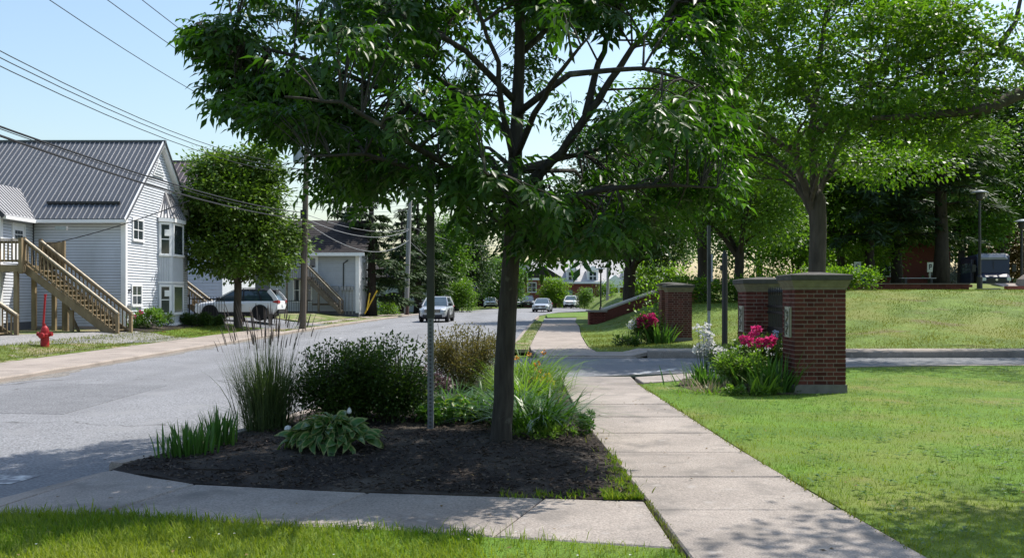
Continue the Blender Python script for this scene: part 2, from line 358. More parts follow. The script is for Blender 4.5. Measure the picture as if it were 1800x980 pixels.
strip("pavement", [(1.0, 24.3), (3.6, 24.22), (9, 24.32), (16, 24.47), (60, 24.72)], [(1.0, 26.2), (3.6, 26.0), (9, 25.9), (16, 26.0), (60, 26.3)], 3, 6, .11, concrete_old, hfun=lambda x, y: np.where(np.asarray(x) < 3.4, -.1, 0) * 1.0)
strip("kerb", [(4.6, 19.5), (9, 20.75), (16, 21.05), (60, 21.35)], [(4.6, 19.72), (9, 21.0), (16, 21.3), (60, 21.6)], 1, 4, .02, concrete)

grit_m = M("gutter_grit", (.2, .185, .165), .95, .3, 9, bump=.8, bscale=60, fine=.5, fscale=45)
gy_ = list(np.arange(10, 75, .45)); gl = by_y(roadL, gy_); mb = MB()
for (xa, ya), (xb, yb_) in zip(gl[:-1], gl[1:]):
    pass
wv = [.12 + .3 * abs(math.sin(y * .9) * math.sin(y * .37 + 1)) * random.uniform(.5, 1.4) + random.uniform(0, .08) for y in gy_]
strip("gutter_grit", gl, [(p[0] + w_, p[1]) for p, w_ in zip(gl, wv)], 2, 1, ROAD_Z + .004, grit_m, hfun=flat, skirt=.003)
strip("road_patch", [(-8.9, 13.2), (-8.8, 17.6)], [(-6.4, 13.0), (-6.5, 17.2)], 2, 4, ROAD_Z + .004, M("patched_asphalt", (.165, .167, .175), .9, .1, 2, bump=.6, bscale=90, fine=.5, fscale=40), hfun=flat, skirt=.003)
# main pavement of single slabs, with open joints
sw_base = strip("pavement", [(1.12, 3), (1.06, 6.5), (.9, 12), (.94, 17.6)], [(2.72, 3), (2.47, 6.5), (2.32, 12), (2.3, 17.6)], 2, 4, -.055, soil, skirt=.05)
sw_base.name = "main_pavement"
def edgeL(y): return float(np.interp(y, [2, 6.5, 12, 18], [1.13, 1.08, .9, .95]))
def edgeR(y): return float(np.interp(y, [2, 5.6, 9, 16.5, 18], [2.75, 2.52, 2.38, 2.28, 2.35]))
def slab(mb, q, z, th=.12, bev=.012):
    q = [np.array(p, float) for p in q]; n = len(q); cen = sum(q) / n
    inn = [p + (cen - p) / np.linalg.norm(cen - p) * bev * 1.4 for p in q]
    vs = [(p[0], p[1], zz - th) for p, zz in zip(q, z)] + [(p[0], p[1], zz - bev) for p, zz in zip(q, z)] + [(p[0], p[1], zz) for p, zz in zip(inn, z)]
    mb.add(vs, [(i + n * k, (i + 1) % n + n * k, (i + 1) % n + n * (k + 1), i + n * (k + 1)) for k in (0, 1) for i in range(n)] + [tuple(range(2 * n, 3 * n))])
ys = [2.6, 4.3, 5.35, 6.79, 8.03, 9.3, 10.6, 12.0, 13.4, 14.9, 16.3, 17.95]
for a, b in zip(ys[:-1], ys[1:]):
    mb = MB(); g = .007; j = [random.uniform(.006, .016) for _ in range(2)]
    slab(mb, [(edgeL(a), a + g), (edgeR(a), a + g), (edgeR(b), b - g), (edgeL(b), b - g)], [j[0], j[0], j[1], j[1]])
    part("slab", mb, concrete, sw_base)
mb = MB(); slab(mb, [(2.42, 16.75), (4.45, 18.15), (4.5, 19.45), (2.42, 17.9)], [.008] * 4); part("slab", mb, concrete, sw_base)
far_w = strip("pavement", [(.55, 24), (.52, 28), (1.0, 38), (1.72, 52), (1.85, 57)], [(2.4, 24), (2.35, 28), (2.8, 37), (3.55, 48), (3.9, 56)], 2, 3, -.06, soil, skirt=.04, hfun=flat); far_w.name = "far_pavement"
fy = [24.0, 25.6, 27.2, 29, 31, 33, 35.2, 37.6, 40, 43, 46, 49, 52.5, 56]
fl = lambda y: float(np.interp(y, [24, 28, 38, 52, 57], [.75, .52, 1.0, 1.72, 1.85])); fr = lambda y: float(np.interp(y, [24, 25.6, 28, 37, 48, 56], [3.3, 3.2, 2.35, 2.8, 3.55, 3.9]))
for a, b in zip(fy[:-1], fy[1:]):
    mb = MB(); slab(mb, [(fl(a), a + .01), (fr(a), a + .01), (fr(b), b - .01), (fl(b), b - .01)], [.012 - (.03 if a < 24.5 else 0)] * 2 + [.012] * 2); part("slab", mb, concrete_old, far_w)
strip("side_road", [(2.0, 57), (4, 57.2), (9, 60), (14, 66)], [(2.3, 66), (5, 68), (9, 72), (13, 80)], 2, 3, -.02, asphalt_drive, hfun=flat)
# crossing pavement in front of the bed
cr_base = strip("pavement", [(-3.9, 6.7), (-3.0, 6.7), (-1.57, 6.32), (-.38, 6.12), (1.03, 5.77)], [(-3.7, 8.3), (-2.74, 7.72), (-1.6, 7.47), (0, 7.2), (1.03, 7.05)], 2, 2, -.06, soil, skirt=.04, hfun=flat); cr_base.name = "crossing_pavement"
def cn(x): return float(np.interp(x, [-4.4, -3.8, -3.0, -1.57, -.38, 1.04], [6.72, 6.75, 6.7, 6.32, 6.12, 5.77]))
def cf(x): return float(np.interp(x, [-4.3, -3.74, -2.74, -1.87, 0, 1.03], [7.5, 8.5, 7.72, 7.48, 7.22, 7.07]))
xn = [-3.97, -3.0, -1.58, -.12, 1.045]; xf = [-3.7, -2.69, -1.17, .25, 1.035]
for i in range(4):
    mb = MB()
    if i == 0: slab(mb, [(-3.97, 6.76), (-3.008, 6.72), (-2.698, 7.74), (-3.2, 8.06), (-3.72, 8.5), (-3.86, 7.6)], [-.015, .008, .008, .0, -.02, -.02])
    else: slab(mb, [(xn[i] + .008, cn(xn[i])), (xn[i + 1] - .008, cn(xn[i + 1])), (xf[i + 1] - .008, cf(xf[i + 1])), (xf[i] + .008, cf(xf[i]))], [.008] * 4)
    part("slab", mb, concrete, cr_base)
mb = MB(); slab(mb, [(-4.5, 6.78), (-3.985, 6.77), (-3.875, 7.6), (-3.735, 8.52), (-3.9, 8.7), (-4.2, 7.8)], [-.078, -.02, -.024, -.03, -.074, -.078]); part("slab", mb, concrete_old, cr_base)
# opposite pavement and edges
lw = strip("pavement", [(-12.25, -20), (-12.25, 20), (-12.15, 45), (-11.6, 62), (-11, 80)], [(-10.28, -20), (-10.28, 20), (-10.28, 45), (-9.78, 62), (-9.2, 76)], 2, 4, -.06, soil, hfun=flat, skirt=.03); lw.name = "opposite_pavement"
yy = 14.0
while yy < 84:
    st = 1.8 if yy < 40 else 3.6; b = yy + st; mb = MB()
    xl = lambda y: float(np.interp(y, [45, 62, 80], [-12.2, -11.6, -11])); xr = lambda y: float(np.interp(y, [45, 62, 76, 100], [-10.29, -9.79, -9.19, -7.1])) - (.75 if y > 41.5 else 0)
    slab(mb, [(xl(yy), yy + .008), (xr(yy), yy + .008), (xr(b), b - .008), (xl(b), b - .008)], [.01 + random.uniform(-.004, .006)] * 4); part("slab", mb, concrete_old, lw); yy = b
verge_m = M("verge", (.11, .15, .03), .95, .3, 1.4, bump=1, bscale=40, fine=.4, fscale=40); add_mix(verge_m, (.26, .22, .13), .8, .5, .62, 6); add_mix(verge_m, (.3, .26, .2), 2.0, .55, .68, 6)
strip("verge", by_y([(-11.03, 40.5), (-11.03, 45), (-10.5, 62), (-9.9, 76)], [40.5, 50, 62, 76]), by_y([(-10.29, 40.5), (-10.29, 45), (-9.79, 62), (-9.19, 76)], [40.5, 50, 62, 76]), 2, 4, .0, verge_m, hfun=flat)
strip("lawn", [(-14, 5), (-14.2, 25), (-13.6, 31), (-14.0, 35.2)], [(-12.27, 5), (-12.27, 25), (-12.27, 31), (-12.27, 35.2)], 3, 4, .01, verge_m)
strip("lawn", [(-14.0, 35.2), (-14.0, 38), (-14.2, 42), (-14.4, 45.2)], [(-12.27, 35.2), (-12.27, 38), (-12.24, 42), (-12.2, 44.9)], 3, 3, .012, lawn_m)
strip("gravel_path", [(-30, 24.3), (-22, 27), (-17.5, 29), (-14.9, 32.2), (-14.2, 35)], [(-14.1, 20), (-14.1, 25.5), (-13.5, 28.5), (-12.3, 31.5), (-12.3, 34.6)], 4, 3, .022, gravel)
strip("yard", [(-40, 24.4), (-30, 24.4), (-17.5, 29.2), (-14.9, 32.4)], [(-40, 36), (-30, 36), (-17.5, 36), (-14.3, 36)], 4, 3, .004, verge_m)
strip("planting_bed", [(-15.3, 35.0), (-15.3, 38), (-14.9, 42)], [(-13.95, 34.6), (-13.95, 38), (-14.15, 42)], 3, 4, .04, mulch_m, wob=.02)
strip("lawn", [(-12.2, 55), (-12.0, 62), (-11.5, 74)], [(-20, 56), (-18, 66), (-12.6, 74)], 3, 3, .02, verge_m)
strip("lawn", [(-.2, 27), (.26, 33), (1.5, 60)], [(.48, 27), (.75, 33), (1.9, 57)], 2, 5, .02, verge_m, hfun=flat)
strip("lawn", [(2.6, 67), (4.8, 68), (8.5, 72)], [(3.0, 80), (6, 88), (12, 96)], 2, 3, .03, lawn_m, hfun=flat)
# lawns
lawn_front = strip("lawn", [(-4.4, 2), (-4.4, 6.2), (-4.3, 6.7)], [(1.08, 2), (1.04, 5.55), (1.04, 5.75)], 10, 6, .0, lawn_m, wob=.006, hfun=flat)
mb = MB(); strip("lawn", [(-4.3, 6.69), (-3.0, 6.69), (-1.57, 6.31), (-.38, 6.11), (1.04, 5.76)], [(-4.3, 5.4), (-3, 5.4), (-1.57, 5.4), (-.38, 5.4), (1.04, 5.4)], 4, 4, .003, lawn_m, wob=.006, hfun=flat)
strip("lawn", [(2.76, 2), (2.54, 5.6), (2.4, 9), (2.3, 16.5), (4.4, 18.1), (4.6, 19.48), (9, 20.73), (16, 21.03), (60, 21.33)],
      [(60, 2), (60, 5.6), (60, 9), (60, 14), (60, 16), (60, 17.5), (60, 19), (60, 20), (60, 21.3)], 40, 4, .0, lawn_m, wob=.01, hfun=flat)
strip("lawn", [(2.37, 28), (2.82, 37), (3.57, 48), (3.9, 56), (5, 70)], [(60, 28.3), (60, 37), (60, 44), (60, 52), (60, 70)], 60, 8, .02, hill_m, wob=.03)
strip("lawn", [(2.42, 26.02), (3.6, 26.02), (9, 25.92), (16, 26.02), (60, 26.32)], [(2.39, 28.1), (3.6, 28.1), (9, 28.3), (16, 28.4), (60, 28.6)], 4, 5, .025, hill_m)
# mulch bed: a low mound
def mound(x, y):
    x = np.asarray(x, float); y = np.asarray(y, float)
    xl = np.interp(y, [7, 8.6, 9.3, 10.7, 12, 14, 17.2], [-2.6, -3.6, -3.5, -3.1, -2.9, -2.45, -1.75])
    u = S((x - xl) / 1.1) * S((np.interp(y, [6.5, 12, 18], [1.06, .9, .95]) - x) / 1.0); yf = np.interp(x, [-3.7, -2.74, -1.87, 0, 1.03], [8.5, 7.72, 7.48, 7.22, 7.07])
    return .012 - .05 * S((-3.2 - x) / .5) * S((8.9 - y) / .6) + .085 * u * S((y - yf) / 1.3) * S((17.6 - y) / 1.2)
strip("mulch_bed", [(-3.75, 8.52), (-3.58, 9.2), (-3.1, 10.7), (-2.5, 13.7), (-1.75, 17.2)], [(1.03, 7.08), (1.0, 9.2), (.93, 10.7), (.88, 13.7), (.9, 17.2)], 24, 6, .0, mulch_m, hfun=mound, wob=.012)
strip("mulch_bed", [(-3.75, 8.5), (-2.74, 7.74), (-1.6, 7.46), (0, 7.23), (1.03, 7.08)], [(-3.73, 8.53), (-2.55, 8.19), (-1.36, 7.83), (-.2, 7.48), (1.03, 7.085)], 4, 4, .002, mulch_m, hfun=mound)
# road paint
mb = MB(); mb.add([(-4.5, 8.15, ROAD_Z + .004), (-4.42, 8.55, ROAD_Z + .004), (-10, 9.0, ROAD_Z + .004), (-10, 8.6, ROAD_Z + .004)], [(0, 1, 2, 3)]); mb.add([(-4.6, 6.2, ROAD_Z + .004), (-4.6, 6.55, ROAD_Z + .004), (-10, 7.0, ROAD_Z + .004), (-10, 6.65, ROAD_Z + .004)], [(0, 1, 2, 3)])
worn = M("worn_road_paint", (.6, .6, .58), .85, .15, 3); add_mix(worn, (.2, .2, .21), 5, .42, .55, 8); part("crosswalk_line", mb, worn, kind="structure")
mb = MB()
for k in range(7): mb.add([(-6.9, 24 + k * 6, ROAD_Z + .004), (-6.82, 24 + k * 6, ROAD_Z + .004), (-6.82, 24.9 + k * 6, ROAD_Z + .004), (-6.9, 24.9 + k * 6, ROAD_Z + .004)], [(0, 1, 2, 3)])
part("centre_line", mb, worn, kind="structure")
mb = MB(); mb.add([(2.6, 18.9, -.024), (3.9, 20.4, -.024), (3.65, 20.5, -.024), (2.35, 19.0, -.024)], [(0, 1, 2, 3)]); part("stop_line", mb, worn, kind="structure")

# grass blades
def grass(name, xy, hh, ww, mat, z=None, seg=2, clump=None, lean=(.1, .6)):
    n = len(xy); zz = (z if z is not None else H(xy[:, 0], xy[:, 1])); B = np.stack([xy[:, 0], xy[:, 1], zz], 1)
    V, F = blades(B, RNG.uniform(0, 6.28, n), hh * RNG.uniform(.55, 1.25, n), RNG.uniform(*lean, n), RNG.uniform(0, .6, n), ww * RNG.uniform(.7, 1.3, n), seg)
    return fast(name, V, F, mat, tint=np.repeat(clump if clump is not None else RNG.uniform(0, 1, n), (seg + 1) * 2), kind="stuff")
grass_m = LEAF("grass_blade", (.05, .145, .008), (.21, .255, .03), (1.5, 1.6, .5), .35, .6, .12)
dry_m = LEAF("hill_grass_blade", (.075, .14, .012), (.2, .215, .045), (1.3, 1.3, .6), .3, .7, .08)
def sample(n, x0, x1, y0, y1, dens):
    xy = np.stack([RNG.uniform(x0, x1, n), RNG.uniform(y0, y1, n)], 1); return xy[RNG.uniform(0, 1, n) < dens(xy[:, 0], xy[:, 1])]
def patch(xy, s=1.3, k=.35):
    x, y = xy[:, 0], xy[:, 1]; v = .5 + .25 * np.sin(x * s + 1.3 * np.sin(y * s * .7)) + .25 * np.sin(y * s * 1.3 + 2 * np.sin(x * s * .5))
    return np.clip(v * k * 2 + RNG.uniform(-.3, .3, len(x)) + .02, 0, 1)
q = sample(52000, -4.35, 1.06, 4.4, 6.85, lambda x, y: (y < np.interp(x, [-4.4, -3, -1.57, -.38, 1.04], [6.74, 6.72, 6.36, 6.15, 5.72])) & (np.abs(x + .43 * y) < 99))
q = q[~((q[:, 0] > -.2) & (q[:, 1] > 5.45) & (RNG.uniform(0, 1, len(q)) < .75))]
grass("front_grass", q, .075, .0055, grass_m, z=np.zeros(len(q)), clump=patch(q, 2.2, .5))
q = sample(900, -4.3, .9, 5.9, 6.9, lambda x, y: np.abs(y - np.interp(x, [-4.4, -3, -1.57, -.38, 1.04], [6.72, 6.7, 6.34, 6.12, 5.72])) < .1)
grass("edge_grass", q, .12, .007, grass_m, z=np.zeros(len(q)))
q = sample(330000, 2.2, 15, 4.8, 21.2, lambda x, y: (x > np.interp(y, [2, 5.6, 9, 16.5, 18.1, 19.5, 20.7], [2.78, 2.53, 2.39, 2.3, 4.4, 4.6, 9])) * (x < .6 * y + .4) * np.minimum(1, (6.5 / y) ** 1.5))
grass("lawn_grass", q, .045, .0062, grass_m, z=np.zeros(len(q)), seg=1, clump=np.clip(.55 * patch(q, .9, .5) + .45 * patch(q + 7, 3.7, .5) + np.where(np.sin(q[:, 0] * 5.1 + 2 * np.sin(q[:, 1] * 2.3)) * np.sin(q[:, 1] * 4.3 + q[:, 0]) > .72, -.45, 0), 0, 1))
q = sample(4200, 2.2, 2.8, 5, 16.5, lambda x, y: np.abs(x - np.interp(y, [2, 5.6, 9, 16.5], [2.74, 2.52, 2.38, 2.28])) < .05)
grass("edge_grass", q, .06, .008, dry_m, z=np.zeros(len(q)))
q = sample(150000, 2.4, 30, 26.2, 47, lambda x, y: (x > np.interp(y, [27, 37, 48], [2.4, 2.85, 3.6])) * (x < .59 * y + 1) * np.minimum(1, (29 / y) ** 2))
grass("hill_grass", q, .085, .022, dry_m, z=H(q[:, 0], q[:, 1]) + .01, seg=1, clump=patch(q, .55, .55))
q = np.concatenate([sample(5000, -.2, 1.9, 27, 56, lambda x, y: (x > np.interp(y, [27, 33, 60], [-.15, .3, 1.55])) & (x < np.interp(y, [27, 33, 57], [.46, .72, 1.88]))),
                    sample(14000, -14.2, -12.3, 18, 45, lambda x, y: np.ones_like(x)), sample(4000, -11, -10.3, 41, 70, lambda x, y: np.sin(y * 1.1) > .1)])
grass("verge_grass", q, .09, .02, dry_m, z=H(q[:, 0], q[:, 1]) + .01, seg=1)
q = sample(400, -.3, 1.15, 6.9, 12, lambda x, y: (np.abs(x - np.interp(y, [6.5, 12], [1.0, .84])) < .12) | ((y < 8.3) & (x > .55)) | ((y > 10.1) & (y < 10.7) & (x > .2)))
grass("edge_grass", q, .07, .01, dry_m, z=mound(q[:, 0], q[:, 1]))
q = sample(700, 2.4, 11, 5.5, 20, lambda x, y: (x < .58 * y) & (x > np.interp(y, [2, 5.6, 9, 16.5, 18.1, 19.5, 20.7], [2.78, 2.53, 2.39, 2.3, 4.4, 4.6, 9]))); qq = np.repeat(q, 6, 0) + RNG.normal(0, .045, (len(q) * 6, 2))
az = RNG.uniform(0, 6.28, len(qq)); V, F = leaf_cards(np.concatenate([qq, RNG.uniform(.02, .05, (len(qq), 1))], 1), np.stack([np.cos(az), np.sin(az), np.full(len(az), .25)], 1), np.tile([0, 0, 1.0], (len(az), 1)), RNG.uniform(.03, .07, len(az)), RNG.uniform(.02, .04, len(az)))
fast("lawn_weeds", V, F, LEAF("lawn_weed", (.035, .1, .015), (.09, .17, .03), tw=.3), tint=tints(len(az), 5, 0, .8), kind="stuff")
n = 260; q = np.stack([RNG.uniform(-4, 8, n), RNG.uniform(5.2, 14, n)], 1); q = q[(q[:, 0] < .58 * q[:, 1])]; n = len(q); az = RNG.uniform(0, 6.28, n); zz = np.where((q[:, 0] > edgeL(9)) & (q[:, 0] < 2.3), .018, np.where((q[:, 0] < 1) & (q[:, 1] > 7.3), mound(q[:, 0], q[:, 1]) + .02, np.where((q[:, 0] < 1.0) & (q[:, 1] > 6.1), .014, .05))); ok = ~((q[:, 0] < 1) & (q[:, 1] > 9.0)); q, az, zz = q[ok], az[ok], zz[ok]; n = len(q)
V, F = leaf_cards(np.concatenate([q, zz[:, None]], 1), np.stack([np.cos(az), np.sin(az), RNG.uniform(0, .2, n)], 1), np.stack([RNG.normal(0, .25, n), RNG.normal(0, .25, n), np.ones(n)], 1), RNG.uniform(.025, .06, n), RNG.uniform(.012, .028, n))
fast("fallen_leaves", V, F, LEAF("fallen_leaf", (.1, .065, .03), (.26, .19, .09), (1, 1, 1), .15, .8, .1), tint=tints(n, 5, 0, 1), kind="stuff")
q = np.concatenate([np.stack([RNG.uniform(.72, 1.03, 2600), 7.1 + RNG.uniform(0, 1, 2600) ** 1.7 * 2.3], 1), np.stack([RNG.uniform(-.4, 1.0, 700), RNG.normal(7.24, .05, 700)], 1)]); q = q[(q[:, 0] > .98 - .26 * RNG.uniform(0, 1, len(q)) * np.clip((9.6 - q[:, 1]) / 2.2, 0, 1) - .1 * (q[:, 1] < 7.4) * 9) & (np.sin(q[:, 0] * 23 + q[:, 1] * 9) + np.sin(q[:, 1] * 17) > -.5)]
grass("edge_grass", q, .06, .008, grass_m, z=mound(q[:, 0], q[:, 1]))
# moss-like weeds along the joint between the two pavements
q = np.stack([RNG.normal(1.05, .02, 500), RNG.uniform(5.0, 7.1, 500)], 1); grass("joint_weeds", q, .03, .006, dry_m, z=np.zeros(500))
# wood chips on the bed
n = 9000; cx = RNG.uniform(-3.7, 1.02, n); cy = 7.1 + RNG.uniform(0, 1, n) ** 1.6 * 5.5
ok = (cx > np.interp(cy, [7, 8.6, 9.3, 10.7, 14], [-2.6, -3.68, -3.5, -3.0, -2.3])) & (cy > np.interp(cx, [-3.7, -2.74, -1.87, 0, 1.03], [8.55, 7.78, 7.53, 7.27, 7.12])) & (cx < np.interp(cy, [6.5, 12], [1.02, .88])); cx, cy = cx[ok], cy[ok]; n = len(cx)
C = np.stack([cx, cy, mound(cx, cy) + RNG.uniform(.004, .02, n)], 1); az = RNG.uniform(0, 6.28, n)
chip_m = LEAF("wood_chips", (.02, .014, .011), (.12, .095, .075), (1, 1, 1), .02, .9, .15)
V, F = leaf_cards(C, np.stack([np.cos(az), np.sin(az), RNG.uniform(-.35, .35, n)], 1), np.stack([RNG.normal(0, .4, n), RNG.normal(0, .4, n), np.ones(n)], 1), RNG.uniform(.03, .085, n), RNG.uniform(.012, .026, n), .5)
fast("mulch_chips", V, F, chip_m, tint=np.repeat(RNG.uniform(0, 1, n) ** 2.2 * .75, 5), kind="stuff")
n = 26; C = np.stack([RNG.uniform(-4.2, .9, n), RNG.uniform(4.9, 6.0, n), RNG.uniform(.04, .075, n)], 1); az = RNG.uniform(0, 6.28, n)
V, F = leaf_cards(np.repeat(C, 5, 0), np.stack([np.cos(np.tile(np.arange(5) * 1.256, n)), np.sin(np.tile(np.arange(5) * 1.256, n)), np.full(5 * n, .7)], 1), np.tile([0, 0, 1.0], (5 * n, 1)), .01, .008)
fast("clover_blossoms", V, F, LEAF("clover_white", (.7, .7, .66), (.8, .78, .75), (1, 1, 1), .2), tint=tints(5 * n, 5), kind="stuff")
# ------------------------------------------------------------------ white house with metal roof
def board_mesh(name, h, mat, t=.03, gap=.014):
    h = h - gap
    mb = MB(); mb.add([(0, 0, 0), (1, 0, 0), (1, -t, 0), (0, -t, 0), (0, 0, h), (1, 0, h), (1, -.004, h), (0, -.004, h)], [(0, 1, 2, 3), (3, 2, 6, 7), (4, 7, 6, 5), (0, 3, 7, 4), (1, 5, 6, 2)])
    return mb.mesh(name, mat)
def unitbox(name, mat, base=False):
    return MB().box(-.5, .5, -.5, .5, 0 if base else -.5, 1 if base else .5).mesh(name, mat)
def siding(wall, me, org, ang, L, z0, z1, h, clip=None):
    """lapped boards one by one up a wall; ang turns the wall about z; clip(z) -> (a, b) along the wall"""
    k = 0; z = z0
    while z < z1 - .02:
        a, b = clip(z + h * .5) if clip else (0, L)
        if b - a > .08: inst("siding_board", me, wall, Matrix.Translation((org[0] + math.cos(ang) * a, org[1] + math.sin(ang) * a, z)) @ Matrix.Rotation(ang, 4, 'Z') @ Matrix.Diagonal((b - a, 1, 1, 1)))
        z += h
def window(par, org, ang, wd, z0, z1, cols=2, rows=2, paned=True, curtain=False, depth=.05):
    """framed window on a wall: frame > pane pieces; org is the left end seen from outside"""
    T = Matrix.Translation((org[0], org[1], 0)) @ Matrix.Rotation(ang, 4, 'Z')
    def put(mb): mb.v = [tuple(T @ Vector(p)) for p in mb.v]; return mb
    f = .075; mb = MB(); mb.box(-f, 0, -depth, 0, z0 - f, z1 + f); mb.box(wd, wd + f, -depth, 0, z0 - f, z1 + f); mb.box(0, wd, -depth, 0, z1, z1 + f); mb.box(-f - .02, wd + f + .02, -depth - .025, 0, z0 - f - .01, z0)
    fr = part("window", put(mb), white_paint, par)
    s = .04; cw = wd / cols; rh = (z1 - z0) / rows; mb = MB()
    for i in range(cols + 1): x = i * cw; mb.box(max(0, x - s / 2), min(wd, x + s / 2), -.035, -.012, z0, z1)
    for j in range(rows + 1): z = z0 + j * rh; mb.box(s / 2, wd - s / 2, -.033, -.013, max(z0, z - s / 2), min(z1, z + s / 2))
    part("sash", put(mb), white_paint, fr)
    for i in range(cols):
        for j in range(rows):
            mb = MB().box(i * cw + .01, i * cw + cw - .01, -.024, -.018, z0 + j * rh + .01, z0 + j * rh + rh - .01); part("pane", put(mb), glass, fr)
    if curtain: part("curtain", put(MB().box(.02, wd - .02, -.012, -.008, z0 + .02, z1 - .02)), curtain_m, fr)
    return fr
XW, YF, YB, ZB, ZE, ZR = -15.3, 36.0, 43.0, .3, 4.82, 8.3
house = thing("white_house", "white clapboard house with grey ribbed metal roof and bay window facing the road", "house", (XW, YF, ZB))
core = MB(); core.box(-32, XW - .02, YF + .02, YB, ZB - .4, ZE); core.prism([(XW - .02, YF + .02, ZE), (XW - .02, YB - .02, ZE), (XW - .02, 39.5, ZR - .2)], (-16.7, 0, 0))
wall = part("wall", core, lap_shade, house)
bm_ = board_mesh("siding_board", .112, white_siding)
siding(wall, bm_, (-18.9, YF + .02), 0, 3.52, ZB + .12, ZE - .02, .112)
gclip = lambda z: (0.12, 6.9) if z < ZE else ((z - ZE) * 1.0 + .1, 7 - (z - ZE) * 1.0 - .1)
siding(wall, bm_, (XW - .02, YF), R(90), 7, ZB + .22, ZR - .35, .112, gclip)
part("foundation", MB().box(-32, XW + .02, YF - .02, YB, ZB - .6, ZB + .12), concrete_old, house)
part("foundation", MB().box(XW - .5, XW + .03, YF + .12, YB, ZB - .6, ZB + .21), concrete, house)
mb = MB(); mb.box(XW - .16, XW + .035, YF - .035, YF + .02, ZB + .1, ZE + .0); mb.box(XW, XW + .037, YF + .022, YF + .14, ZB + .1, ZE + .0); part("corner_board", mb, white_paint, house)
# roof: ribbed sheets one by one on both slopes
ey = 35.55; ez = 4.62; run = 39.5 - ey; rise = ZR - ez; sl = math.hypot(run, rise); pit = math.atan2(rise, run)
def sheet_mesh(name, wd, ln, nrib, mat, rmat):
    mb = MB(); mb.box(.004, wd - .004, 0, ln, -.02, 0); mb.cur = 1
    for k in range(nrib):
        x = (k + .5) * wd / nrib; mb.add([(x - .022, 0, 0), (x + .022, 0, 0), (x + .012, 0, .03), (x - .012, 0, .03), (x - .022, ln, 0), (x + .022, ln, 0), (x + .012, ln, .03), (x - .012, ln, .03)], [(0, 1, 2, 3), (1, 5, 6, 2), (3, 2, 6, 7), (0, 3, 7, 4), (4, 7, 6, 5)])
    return mb.mesh(name, [mat, rmat])
rib_dark = M("grey_roof_rib", (.22, .225, .24), .4, .08, 2, metal=.3, spec=.6)
sheet = sheet_mesh("roof_sheet", .84, sl, 4, roof_metal, rib_dark)
roof = part("roof", MB().box(-32, XW + .28, 39.42, 39.58, ZR - .03, ZR + .05), roof_metal, house)
for k in range(17):
    x = XW + .3 - (k + 1) * .84
    inst("roof_sheet", sheet, roof, Matrix.Translation((x, ey, ez)) @ Matrix.Rotation(pit, 4, 'X'))
    inst("roof_sheet", sheet, roof, Matrix.Translation((x + .84, 39.5 + run, ez)) @ Matrix.Rotation(math.pi, 4, 'Z') @ Matrix.Rotation(pit, 4, 'X'))
mb = MB(); d = Vector((0, run, rise)).normalized(); q0 = Vector((-19.0, ey, ez)) + d * .95 + Vector((0, -.03, .05)); mb.beam(q0 + Vector((.5, 0, 0)), q0 + Vector((3.4, 0, 0)), .1, .09); part("snow_guard", mb, black_m, roof)
mb = MB()
for sgn in (-1, 1):
    a = Vector((XW + .2, 39.5 + sgn * (run + .02), ez - .08)); b = Vector((XW + .2, 39.5, ZR - .06)); mb.beam(a, b, .04, .2); mb.beam(a + Vector((-.14, 0, -.06)), b + Vector((-.14, 0, -.08)), .24, .03)
part("rake_board", mb, white_paint, roof)
mb = MB(); mb.box(-18.8, XW + .2, ey - .02, ey + .1, ez - .16, ez - .03); mb.box(-18.8, XW + .1, ey + .1, YF, ez - .12, ez - .08); part("gutter", mb, white_paint, house)
mb = MB(); vy, vz = 39.1, 7.05; mb.prism([(XW + .03, vy - .35, vz - .3), (XW + .03, vy + .85, vz - .3), (XW + .03, vy + .25, vz + .45)], (.03, 0, 0)); vent = part("attic_vent", mb, white_paint, house)
for k in range(5): hw = .5 - k * .1; part("louvre", MB().beam((XW + .07, vy + .25 - hw, vz - .2 + k * .12), (XW + .07, vy + .25 + hw, vz - .2 + k * .12), .03, .05, (1, 0, .8)), panel_grey, vent)
window(house, (XW + .0, 36.72), R(90), .95, 3.9, 4.68); window(house, (XW + .0, 36.62), R(90), .88, 1.25, 2.0)
mb = MB()
def digit(mb, s, y, z, hgt, t=.022, x=XW + .012):
    seg = {'1': 'bc', '2': 'abged', '7': 'abc'}[s]; w_ = hgt * .5
    for c_ in seg:
        a, b = {'a': ((0, 1), (1, 1)), 'b': ((1, 1), (1, .5)), 'c': ((1, .5), (1, 0)), 'd': ((0, 0), (1, 0)), 'e': ((0, .5), (0, 0)), 'g': ((0, .5), (1, .5))}[c_]
        mb.beam((x, y + a[0] * w_, z + a[1] * hgt), (x, y + b[0] * w_, z + b[1] * hgt), t, t, (1, 0, 0))
for k, ch in enumerate("127"): digit(mb, ch, 36.22 + k * .12, 1.72, .16)
part("house_number", mb, ink, house)
part("meter_box", MB().box(XW + .01, XW + .12, 36.1, 36.32, .85, 1.25), steel, house)
